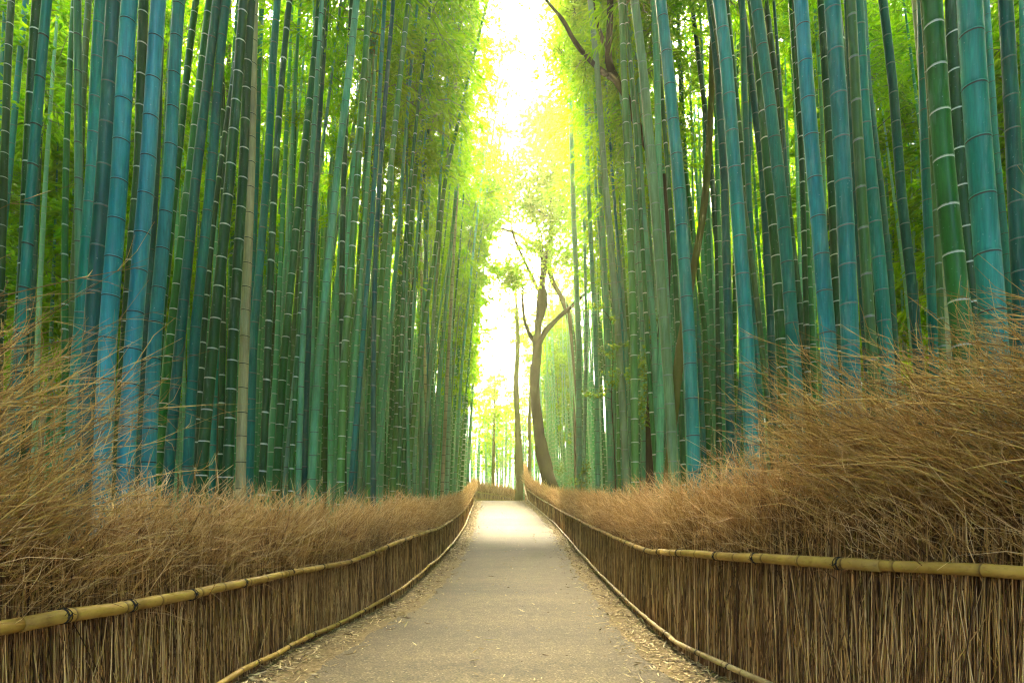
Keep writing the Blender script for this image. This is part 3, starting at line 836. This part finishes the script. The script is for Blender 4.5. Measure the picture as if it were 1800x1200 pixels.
n_l = n_r = 0; tries = 0
while n_l < 96 and tries < 20000:
    tries += 1
    near = rnd.random() < .55
    d = (9 + 27 * rnd.random()) if near else 5.5 + 36 * rnd.random() ** 1.25
    xf = float(fx(LF, d)); mn = 1.7 if d < 9 else (.7 if d < 18 else .45)
    x = xf - mn - ((2.8 * rnd.random()) if near else (10 + .25 * d) * rnd.random() ** 1.4)
    if 900 + 1000 * x / d < -60: continue
    if try_place(x, d, .42 + .006 * d):
        back_bamboo(x, d, ['dgreen', 'green', 'green', 'olive', 'dteal', 'teal', 'mint'] if d < 12 else ['green', 'mint', 'mint', 'mint', 'bgreen', 'pmint', 'grey'], 1.0); n_l += 1
tries = 0
while n_r < 92 and tries < 20000:
    tries += 1
    near = rnd.random() < .55
    d = (9 + 27 * rnd.random()) if near else 5.5 + 36 * rnd.random() ** 1.25
    xf = float(fx(RF, d)); mn = 1.9 if d < 9 else (.8 if d < 18 else .5)
    x = xf + mn + ((2.8 * rnd.random()) if near else (10 + .25 * d) * rnd.random() ** 1.4)
    if 900 + 1000 * x / d > 1860 or 900 + 1000 * x / d < 1070: continue
    if d > 37 and x < 3.4: continue
    if try_place(x, d, .42 + .006 * d):
        back_bamboo(x, d, ['dgreen', 'green', 'green', 'olive', 'dteal', 'teal', 'mint'] if d < 12 else ['green', 'mint', 'mint', 'teal', 'bgreen', 'mint', 'pmint'], 1.0); n_r += 1

# label the back rows by the front culms they show between
def lab_back(side_list, items):
    xs = [f[0] for f in side_list]
    bins = {}
    for b in items:
        px = b[0]; i = int(np.searchsorted(xs, px)); bins.setdefault(i, []).append(b)
    for i, bl in bins.items():
        bl.sort(key=lambda b: b[0])
        for k, b in enumerate(bl):
            dist = 'far-off' if b[4] > 20 else 'slim'
            nb = side_list[min(max(i - 1, 0), len(xs) - 1)]
            where = 'just right of' if i > 0 else 'left of'
            n = len(bl)
            o = '' if n == 1 else (ORD[k + 1] + ' ')
            b[3]['label'] = f'{o}{dist} {WORD[b[1]]} bamboo behind, {where} {refs[id(nb)]}'
lab_back(Ls, [b for b in back if b[2]]); lab_back(Rs, [b for b in back if not b[2]])

# far grove: the rest of the bamboo, seen only as a mass
def far_culm(x, d, gz, H, r, lean, tint, arc=0.0):
    inter = .36; nn = int(H / inter)
    z = np.arange(nn) * inter + rng.uniform(0, .3); h = .0010 * d + .004
    Z = np.stack([z, z + inter - 2.2 * h, z + inter - 1.1 * h], -1).ravel()
    f = np.tile([1.0, 1.0, 1.05], nn)
    P = np.stack([x + lean * Z + arc * np.maximum(Z - 4, 0) ** 2, np.full(len(Z), d), gz + Z - .2], -1)
    rad = f * np.interp(Z, [0, H * .55, H], [r, r * .72, r * .10])
    v, q, t = strands(P[None], rad[None], 7, np.array([tint]))
    mi = np.repeat(np.tile([2, 2, 3], nn)[:-1], 7)
    return v, q, t, mi

def far_grove():
    lv_all, tw_all, cu_all, cm_all = [], [], [], []
    def put(x, d, gz, H, r, lean, tint, arc=0.0):
        v, q, t, mi = far_culm(x, d, gz, H, r, lean, tint, arc); cu_all.append((v, q, t)); cm_all.append(mi)
    geo = [crown_geo(rnd, height=9, nbr=46, spread=2.0, leafL=.32, leafW=.07, lean=.1, curve=.012, seed=90 + i) for i in range(4)]
    spots = []
    r2 = random.Random(5)
    while len(spots) < 440:
        d = 13 + 62 * r2.random()
        u = r2.random()
        if u < .46: x = -(5.5 + .10 * d + (8 + .55 * d) * r2.random())
        elif u < .92: x = 5.5 + .10 * d + (8 + .55 * d) * r2.random()
        else:
            d = 52 + 26 * r2.random(); x = r2.uniform(-8.5, 6.5)
        px = 900 + 1000 * x / d
        if px < -120 or px > 1920: continue
        hs = 1.0 if d < 46 else 1.1
        centre = abs(px - 885) < 60
        if centre and d < 52: continue
        if abs(x) > 9 and abs(px - 885) < 40: continue
        if any((a - x) ** 2 + (b - d) ** 2 < .5 for a, b, *_ in spots): continue
        spots.append((x, d, hs, centre))
    for x, d, hs, centre in spots:
        gz = float(gxy(x, d)); H = (r2.uniform(15, 19) if not centre else r2.uniform(7.5, 10.5)) * hs
        sg = -1 if x > 0 else 1
        ln = r2.gauss(.045, .03) * sg
        hh = np.linspace(0, H, 26)
        P = np.stack([x + ln * hh + sg * .003 * np.maximum(hh - 4, 0) ** 2, np.full(26, d) + r2.uniform(-.02, .02) * hh, gz + hh - .1], -1)
        rr = r2.uniform(.045, .065)
        put(x, d, gz, H, rr, ln, r2.random(), sg * .003)
        lv, tw = geo[r2.randrange(4)]
        h0 = (r2.uniform(3.0, 7.5) if abs(x) > 14 else r2.uniform(8.5, 11)) if not centre else 3.5; s = (H - h0) / 8.2
        a = (0 if sg > 0 else math.pi) + r2.uniform(-.7, .7); ca, sa = math.cos(a), math.sin(a)
        Rm = np.array([[ca, -sa, 0], [sa, ca, 0], [0, 0, 1]])
        i = int(np.searchsorted(hh, h0)); p = P[min(i, 25)]
        for src, dst in ((lv, lv_all), (tw, tw_all)):
            sv = src[0] * np.array([max(s, .6), max(s, .6), s])
            dst.append((sv @ Rm.T + p, src[1], src[2]))
    def leafy(x, d, H, h0, sg, wide=1.0):
        gz = float(gxy(x, d)); ln = r2.gauss(.05, .02) * sg
        put(x, d, gz, H, r2.uniform(.05, .07), ln, r2.random(), sg * .003)
        lv, tw = geo[r2.randrange(4)]; s = (H - h0) / 8.2
        a = r2.uniform(0, 6.28); ca, sa = math.cos(a), math.sin(a)
        Rm = np.array([[ca, -sa, 0], [sa, ca, 0], [0, 0, 1]])
        p = np.array([x + ln * h0 + sg * .003 * max(h0 - 4, 0) ** 2, d, gz + h0])
        for src, dst in ((lv, lv_all), (tw, tw_all)):
            dst.append(((src[0] * np.array([wide, wide, s])) @ Rm.T + p, src[1], src[2]))
    for _ in range(120):       # the same grove beside and behind the place one stands on
        d = -14 + 17 * r2.random(); sg = r2.choice((-1, 1)); x = sg * (4.6 + 12 * r2.random() ** 1.3)
        if d > -1 and abs(x) < 1.25 * d + 4.2: continue
        leafy(x, d, r2.uniform(12, 15), r2.uniform(4.5, 7), -sg)
    for _ in range(170):       # the grove carries on to either side
        d = r2.uniform(1, 30); sg = r2.choice((-1, 1)); x = sg * (1.0 * d + 3.6 + (.9 * d + 5) * r2.random())
        leafy(x, d, r2.uniform(12, 16), r2.uniform(3.5, 8), -sg, 1.1)
    for _ in range(220):
        d = r2.uniform(1, 34); sg = r2.choice((-1, 1)); x = sg * (1.0 * d + 3.4 + (.9 * d + 5) * r2.random())
        put(x, d, float(gxy(x, d)), r2.uniform(12, 16), r2.uniform(.05, .075), r2.gauss(.04, .03) * -sg, r2.random())
    for _ in range(26):        # leafy culms leaning over the far end of the path
        d = r2.uniform(33, 50); leafy(-3.4 - 1.6 * r2.random() - .02 * (d - 33), d, r2.uniform(15, 21), r2.uniform(6, 11), 1, .9)
    for _ in range(22):
        d = r2.uniform(46, 60); leafy(2.2 + .05 * d * r2.random() + 1.5 * r2.random(), d, r2.uniform(15, 22), r2.uniform(5, 11), -1, 1.0)
    for _ in range(6):        # low leafy bamboo closing the view beyond the turn
        d = r2.uniform(55, 72); leafy(r2.uniform(-5, 4), d, r2.uniform(10, 14), r2.uniform(2.5, 5), r2.choice((-1, 1)), .9)
    for _ in range(620):       # culms close behind the fences along the far half of the path
        d = 13 + 46 * r2.random(); sg = r2.choice((-1, 1)); x = sg * (3.5 + .03 * d + (2.5 + .16 * d) * r2.random() ** 1.2)
        if abs(900 + 1000 * x / d - 885) < 45 or (sg > 0 and d < 43 and 900 + 1000 * x / d < 1010): continue
        put(x, d, float(gxy(x, d)), r2.uniform(14, 18), r2.uniform(.05, .08), r2.gauss(.04, .02) * -sg, r2.random())
    for _ in range(190):       # leafy depth of the grove well away from the path
        d = r2.uniform(14, 62); sg = r2.choice((-1, 1)); x = sg * (9 + .18 * d + (3 + .45 * d) * r2.random())
        if not -150 < 900 + 1000 * x / d < 1950: continue
        leafy(x, d, r2.uniform(12, 17), r2.uniform(3.5, 8.5), -sg, 1.15)
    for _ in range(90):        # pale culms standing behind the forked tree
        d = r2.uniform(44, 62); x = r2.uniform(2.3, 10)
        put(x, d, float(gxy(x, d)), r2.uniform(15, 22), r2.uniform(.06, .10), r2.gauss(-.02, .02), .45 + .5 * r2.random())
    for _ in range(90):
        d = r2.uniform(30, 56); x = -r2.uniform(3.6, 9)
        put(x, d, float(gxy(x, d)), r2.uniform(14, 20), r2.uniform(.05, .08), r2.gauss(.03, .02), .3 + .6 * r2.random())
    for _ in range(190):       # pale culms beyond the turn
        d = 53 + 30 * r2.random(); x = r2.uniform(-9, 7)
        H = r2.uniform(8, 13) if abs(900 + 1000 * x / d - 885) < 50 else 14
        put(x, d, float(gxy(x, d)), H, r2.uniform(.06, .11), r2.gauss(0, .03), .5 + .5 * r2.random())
    for _ in range(900):       # slender culms filling the depth of the grove
        d = 16 + 60 * r2.random(); sg = r2.choice((-1, 1)); x = sg * (4.5 + .05 * d + (6 + .6 * d) * r2.random())
        if not -100 < 900 + 1000 * x / d < 1900: continue
        put(x, d, float(gxy(x, d)), r2.uniform(12, 16), r2.uniform(.045, .07), r2.gauss(.04, .03) * -sg, r2.random())
    m, nt, out = new_mat('far_bamboo_skin')
    at = N(nt, 'ShaderNodeAttribute', attribute_name='tint')
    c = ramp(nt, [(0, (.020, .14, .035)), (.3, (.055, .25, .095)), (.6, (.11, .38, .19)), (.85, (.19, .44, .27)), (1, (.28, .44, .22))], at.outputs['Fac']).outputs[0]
    principled(nt, out, c, .5, None, .25)
    m3, nt3, out3 = new_mat('far_node_ring'); principled(nt3, out3, (.42, .50, .42), .8, None, .1)
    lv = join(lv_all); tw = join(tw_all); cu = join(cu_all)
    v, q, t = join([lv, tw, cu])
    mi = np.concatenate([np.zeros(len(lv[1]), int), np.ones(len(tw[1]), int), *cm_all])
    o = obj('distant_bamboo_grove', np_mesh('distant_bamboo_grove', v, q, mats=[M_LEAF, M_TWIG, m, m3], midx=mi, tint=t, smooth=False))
    tag(o, 'dense far bamboo grove filling the background on both sides', 'bamboo grove', kind='stuff')
far_grove()

# ------------------------------------------------------------------ broad-leaved trees
def limb(pts, r, n=26, jit=.02):
    """smooth limb through image-independent world points [(x,y,z)], radii list"""
    pts = np.asarray(pts, float); k = len(pts)
    s = np.linspace(0, 1, k); t = np.linspace(0, 1, n)
    P = np.stack([np.interp(t, s, pts[:, i]) for i in range(3)], -1)
    for _ in range(3): P[1:-1] = (P[:-2] + 2 * P[1:-1] + P[2:]) / 4
    rr = np.interp(t, s, r); rr = rr * (1 + .07 * np.interp(np.arange(n), np.arange(0, n + 3, 3), rng.normal(0, 1, len(np.arange(0, n + 3, 3)))) + rng.normal(0, .03, n))
    P = P + rng.normal(0, jit, P.shape) * rr[:, None] * 1.5
    return P, rr

def tree(name, label, base_d, limbs, bark, crown_spec, lf=M_LEAF2, leafL=.16, leafW=.09):
    """limbs: list of ([(px,py,dd)...], [radius px...]) read at depth base_d+dd"""
    def W(px, py, dd):
        d = base_d + dd
        return ((px - 900) * d / 1000, d, CZ + (920 - py) * d / 1000)
    b = W(*limbs[0][0][0]); root_loc = np.array([b[0], b[1], float(g(b[1]))])
    root = empty(name, tuple(root_loc), label, 'tree')
    parts = []; tips = []
    for pts, r in limbs:
        P, rr = limb([W(*p) for p in pts], [v * base_d / 1000 for v in r])
        parts.append(strands(P[None], rr[None], 12))
        tips.append(P)
    v, q, t = join(parts)
    obj('trunk', np_mesh('trunk', v - root_loc, q, mats=[bark], tint=t), root)
    Cs, As, ts, tw = [], [], [], []
    for (px, py, dd, rx, rz, n) in crown_spec:
        c = np.array(W(px, py, dd)); k = base_d / 1000
        n = int(n * 3.2); nb = max(3, n // 45)
        # leafy twigs with leaf groups in uneven clumps
        cc = c + norm(rng.normal(0, 1, (nb, 3))) * (rng.random((nb, 1)) ** .5) * np.array([rx * k, rx * k, rz * k])
        for i in range(nb):
            m = int(45 * rng.uniform(.5, 1.4))
            sz = rng.uniform(.35, .75) * leafL * 4.2
            p = cc[i] + rng.normal(0, 1, (m, 3)) * np.array([sz, sz, sz * .45])
            Cs.append(p); As.append(norm(rng.normal(0, 1, (m, 3)) * np.array([1, 1, .5]) + np.array([0, 0, -.3])))
            ts.append(np.clip(rng.normal(rng.uniform(.3, .75), .2, m), 0, 1))
            a = c + (cc[i] - c) * .1
            mid = (a + cc[i]) / 2 + rng.normal(0, .12, 3)
            tw.append(np.stack([a, mid, cc[i], cc[i] + (cc[i] - mid) * .5]))
    C = np.concatenate(Cs); A = np.concatenate(As); tt = np.concatenate(ts)
    B = norm(np.cross(A, rng.normal(0, .5, A.shape) + np.array([0, 0, 1.])))
    lv = leaves(C, A, B, leafL * rng.uniform(.7, 1.3, len(C)), leafW * rng.uniform(.7, 1.3, len(C)), tt)
    obj('crown', np_mesh('crown', lv[0] - root_loc, lv[1], mats=[lf], tint=lv[2], smooth=False), root)
    tws = strands(np.array(tw), np.array([[.35, .3, .2, .1]]) * np.full((len(tw), 1), .045 * base_d / 40 + .006), 4)
    obj('twig_sprays', np_mesh('twig_sprays', tws[0] - root_loc, tws[1], mats=[bark], tint=tws[2]), root)
    return root

# the dark forked tree beside the end of the path
tree('tree', 'dark forked broad-leaved tree leaning at the end of the path', 39.5, [
    ([(972, 875, 0), (962, 835, 0), (950, 780, 0), (940, 700, 0), (940, 660, 0), (945, 620, 0), (944, 590, 0)], [17, 12.5, 10, 9.3, 8.6, 8.2, 7.8]),
    ([(944, 600, 0), (947, 560, 0), (950, 520, 0), (955, 480, .4), (962, 450, .6), (966, 420, .6), (970, 370, 1), (966, 320, 1)], [7, 6.5, 6, 5.6, 4.8, 4, 3, 1.4]),
    ([(945, 610, -.3), (958, 582, -.5), (972, 568, -.8), (988, 552, -1), (1003, 540, -1), (1022, 522, -1.2), (1045, 500, -1.6)], [6, 5.2, 4.5, 4, 3.4, 2.8, 1]),
    ([(950, 560, .3), (958, 530, .5), (952, 500, .8), (956, 470, .8), (952, 440, 1), (952, 410, 1.4)], [6, 6, 5.5, 5, 3.5, 2]),
    ([(941, 602, 0), (932, 590, 0), (922, 565, 0), (918, 530, 0), (920, 500, -.3)], [4, 3.5, 3, 2.5, 1.5]),
    ([(946, 510, .3), (930, 475, 0), (915, 445, -.2), (902, 415, -.4), (899, 390, -.5)], [3.6, 3, 2.6, 2, 1]),
    ([(952, 440, 1), (930, 425, .8), (905, 408, .8), (880, 402, .8), (852, 398, .5), (838, 390, .5)], [3.5, 3, 2.6, 2.2, 1.6, .8]),
    ([(950, 410, 1), (938, 380, .8), (928, 340, .6), (922, 290, .5)], [3, 2.4, 2, 1]),
    ([(968, 400, 1), (985, 375, 1), (1000, 345, 1.2), (1008, 310, 1.2)], [4, 3, 2.4, 1]),
  ], M_BARK, [
    (905, 492, -.5, 26, 26, 420), (893, 470, -.6, 16, 14, 200), (950, 435, .5, 34, 22, 420), (925, 360, .5, 30, 40, 420), (970, 330, 1, 40, 45, 620),
    (940, 270, .8, 34, 40, 420), (1005, 400, 1, 34, 40, 400), (985, 250, 1.5, 40, 40, 420), (862, 385, .5, 26, 18, 300), (885, 350, 1, 20, 26, 200), (930, 215, 1.5, 26, 26, 160), (1030, 480, -1, 26, 26, 240),
    (915, 320, 0, 36, 40, 420), (890, 300, .5, 24, 30, 260), (955, 380, -.5, 40, 36, 460), (980, 300, -.5, 40, 40, 460), (945, 215, .5, 36, 34, 380), (1000, 450, -.6, 34, 26, 300), (845, 420, .8, 26, 26, 260), (870, 340, .8, 22, 30, 260), (985, 205, 1, 36, 34, 320)], leafL=.28, leafW=.15)

tree('tree', 'slim crooked dark trunk leaning across behind the forked tree', 41.5, [
    ([(1016, 880, 0), (1014, 800, 0), (1012, 700, 0), (1010, 620, 0), (1004, 565, 0), (992, 530, 0), (978, 506, 0), (966, 490, .2), (965, 450, .3), (972, 400, .5), (980, 350, .6)], [6, 5.5, 5, 5, 5, 4.8, 4.6, 4.6, 3.8, 2.6, 1]),
  ], M_BARK, [(985, 370, .5, 30, 36, 260), (1000, 300, .6, 26, 30, 200)], leafL=.26, leafW=.14)
tree('tree', 'mossy slim straight trunk standing at the crest where the fences meet', 44.5, [
    ([(912, 900, 0), (913, 860, 0), (912, 800, 0), (910, 730, 0), (906, 680, 0), (909, 640, 0), (911, 600, .2), (908, 540, .4), (904, 480, .8)], [9.5, 7.5, 6, 5.5, 5.5, 5, 4.5, 3, 1.5]),
    ([(930, 840, .8), (932, 780, .8), (930, 740, .8), (933, 700, 1), (934, 640, 1)], [3.4, 3, 3, 3.2, 2.5]),
  ], M_BARKM, [(905, 500, 1, 46, 44, 150), (925, 590, 1.5, 26, 30, 100), (888, 560, 2, 30, 40, 130)], leafL=.26, leafW=.14)

tree('tree', 'thin young tree with sparse leafy tiers beyond the end of the path', 49.5, [
    ([(866, 890, 0), (867, 840, 0), (868, 780, 0), (869, 730, 0), (869, 690, 0), (870, 650, 0)], [4, 3.2, 2.4, 2, 1.5, .8]),
  ], M_BARKM, [(872, 730, 0, 30, 9, 170), (890, 722, 0, 14, 9, 70), (868, 700, 0, 16, 12, 80), (862, 770, 0, 18, 7, 60), (872, 670, 0, 12, 14, 60)], leafL=.30, leafW=.17)

tree('tree', 'dark ivy-clad tree behind the right fence with crooked upper branches', 13.5, [
    ([(1136, 872, 0), (1138, 830, 0), (1142, 760, 0), (1150, 690, 0), (1158, 640, 0), (1166, 580, 0), (1172, 500, 0), (1175, 430, 0), (1173, 360, 0), (1166, 310, .2)], [15, 13, 11.5, 10.5, 8.5, 8, 7.5, 7.5, 7, 6.5]),
    ([(1170, 340, .1), (1150, 285, .4), (1128, 235, .6), (1112, 205, .4), (1098, 160, -.2), (1080, 138, -.6), (1068, 110, -.9), (1070, 80, -1), (1073, 30, -1), (1072, -60, -1)], [6.5, 6.5, 6.5, 6, 6, 7, 6.5, 6, 5, 4]),
    ([(1082, 140, -.6), (1060, 128, -1), (1042, 112, -1.4), (1020, 88, -1.8), (1005, 66, -2), (993, 40, -2), (975, 18, -2), (955, -5, -2)], [5.5, 4.5, 4, 3.5, 3.2, 3, 2.2, 1.4]),
    ([(1068, 100, -.9), (1056, 60, -1), (1046, 25, -1), (1040, -30, -1)], [4, 3, 2.2, 1.2]),
  ], M_BARK, [(1010, 20, 1, 40, 36, 300), (1060, -40, 1, 60, 40, 400), (1180, 250, 1, 40, 40, 200), (1100, 60, 1.2, 40, 50, 260), (1030, 110, 1.5, 34, 34, 220), (985, 90, 1.5, 26, 30, 150)], leafL=.13, leafW=.06)

tree('tree', 'slender yellowish curved trunk rising behind thick culms right of the path', 11.5, [
    ([(1168, 900, 0), (1176, 820, 0), (1184, 740, 0), (1189, 690, 0), (1192, 640, 0), (1199, 595, 0), (1206, 540, .2), (1218, 480, .4), (1230, 420, .5), (1240, 350, .6), (1246, 280, .6), (1250, 200, .6), (1252, 100, .6), (1256, -60, .6)],
     [8, 7.5, 6.5, 7, 8.5, 8, 7.5, 7, 7, 6.5, 6.5, 6, 5, 3.5]),
  ], M_BARKM, [(1255, -60, .8, 60, 50, 300)], leafL=.12, leafW=.06)

def foliage_plant(name, label, cat, d, spots, leafL, leafW, stem=None):
    def W(px, py): return np.array([(px - 900) * d / 1000, d, CZ + (920 - py) * d / 1000])
    b = W(*stem[0]); rl = np.array([b[0], b[1], float(g(d))])
    root = empty(name, tuple(rl), label, cat)
    pts = [W(*p) for p in stem]; P, rr = limb(pts, np.linspace(.012, .005, len(pts)))
    parts = [strands(P[None], rr[None], 6)]
    Cs, ts = [], []
    for px, py, rx, ry, n in spots:
        c = W(px, py); e = c + rng.normal(0, 1, (n, 3)) * np.array([rx, rx * .8, ry]) * d / 1000 * .6
        Cs.append(e); ts.append(np.clip(rng.normal(.6, .25, n), 0, 1))
        i = int(np.argmin(np.linalg.norm(P - c, axis=1)))
        parts.append(strands(np.stack([P[i], (P[i] + c) / 2 + [0, 0, .03], c])[None], np.array([[.006, .005, .003]]), 4))
    C = np.concatenate(Cs); m = len(C); A = norm(rng.normal(0, 1, (m, 3)) * np.array([1, 1, .4]) + np.array([0, 0, -.15]))
    B = norm(np.cross(A, rng.normal(0, .4, (m, 3)) + np.array([0, 0, 1.])))
    lv = leaves(C, A, B, leafL * rng.uniform(.7, 1.3, m), leafW * rng.uniform(.8, 1.2, m), np.concatenate(ts))
    v, q, t = join(parts)
    obj('stem', np_mesh('stem', v - rl, q, mats=[M_BARK], tint=t), root)
    obj('leaves', np_mesh('leaves', lv[0] - rl, lv[1], mats=[M_LEAF3], tint=lv[2], smooth=False), root)

foliage_plant('ivy_vine', 'glossy green ivy hanging down the dark trunk beside bright green culm', 'ivy', 12.9,
    [(1130, 640, 12, 22, 130), (1137, 680, 10, 26, 150), (1128, 715, 9, 20, 90), (1142, 600, 8, 16, 60), (1102, 660, 9, 16, 70), (1135, 740, 8, 14, 50), (1146, 560, 7, 16, 50)], .085, .05,
    [(1140, 850), (1143, 760), (1136, 690), (1146, 620), (1160, 540)])
foliage_plant('maple_sapling', 'young maple sapling with bright leaf sprays among culms right of the path', 'sapling', 11.9,
    [(1078, 608, 12, 6, 40), (1070, 622, 9, 6, 30), (1080, 655, 14, 7, 46), (1075, 672, 12, 7, 40), (1038, 692, 16, 6, 56), (1048, 696, 10, 5, 30), (1064, 686, 9, 5, 26), (1098, 606, 7, 5, 20), (1045, 540, 14, 6, 40), (1080, 560, 10, 6, 30)], .075, .045,
    [(1082, 870), (1080, 780), (1074, 700), (1078, 640), (1075, 560), (1050, 535)])
foliage_plant('low_shrub', 'small dark leafy shrub above twigs right of the forked tree', 'shrub', 22.0,
    [(1022, 845, 12, 14, 110), (1030, 822, 8, 12, 70), (1015, 862, 12, 8, 60)], .12, .07, [(1020, 880), (1023, 850), (1026, 815)])
foliage_plant('low_shrub', 'small bright leafy shrub beside the base of the forked tree', 'shrub', 37.0,
    [(985, 825, 8, 10, 70), (1000, 845, 8, 8, 50)], .16, .09, [(990, 870), (989, 845), (986, 815)])

# ------------------------------------------------------------------ air
def haze():
    m, nt, out = new_mat('haze_air')
    pv = nt.nodes.new('ShaderNodeVolumePrincipled')
    pv.inputs['Color'].default_value = (1.0, .93, .55, 1)
    pv.inputs['Density'].default_value = .0012
    pv.inputs['Anisotropy'].default_value = .6
    nt.links.new(pv.outputs[0], out.inputs['Volume'])
    x0, x1, y0, y1, z0, z1 = -60, 60, -14, 100, -1.5, 24
    V = [(x, y, z) for x in (x0, x1) for y in (y0, y1) for z in (z0, z1)]
    Q = [(0, 1, 3, 2), (4, 6, 7, 5), (0, 4, 5, 1), (2, 3, 7, 6), (0, 2, 6, 4), (1, 5, 7, 3)]
    me = np_mesh('haze', V, Q, mats=[m], smooth=False)
    tag(obj('haze', me), kind='stuff')
haze()

# ------------------------------------------------------------------ light and camera
SUN_EL, SUN_AZ = R(46), R(-1.5)      # ahead of the camera, low behind the end of the grove
w = bpy.data.worlds.new('World'); S.world = w; w.use_nodes = True
nt = w.node_tree; bgd = nt.nodes['Background']
sky = nt.nodes.new('ShaderNodeTexSky'); sky.sky_type = 'NISHITA'; sky.sun_disc = False
sky.sun_elevation = SUN_EL; sky.sun_rotation = SUN_AZ
sky.dust_density = 7.0; sky.air_density = .55; sky.ozone_density = .4
nt.links.new(sky.outputs[0], bgd.inputs[0]); bgd.inputs[1].default_value = .15
sd = bpy.data.lights.new('sun', 'SUN'); sd.energy = 3.7; sd.angle = R(14); sd.color = (1, .87, .58)
so = bpy.data.objects.new('sun', sd); link(so)
dirv = Vector((math.sin(SUN_AZ) * math.cos(SUN_EL), math.cos(SUN_AZ) * math.cos(SUN_EL), math.sin(SUN_EL)))
so.rotation_euler = (-dirv).to_track_quat('-Z', 'Y').to_euler()
so.location = (0, 60, 40)

cd = bpy.data.cameras.new('camera'); cd.sensor_width = 36; cd.lens = 20; cd.shift_y = 320 / 1800
cd.clip_start = .05; cd.clip_end = 2000
co = bpy.data.objects.new('camera', cd); link(co)
co.location = (0, 0, CZ); co.rotation_euler = (R(90), 0, 0)
S.camera = co
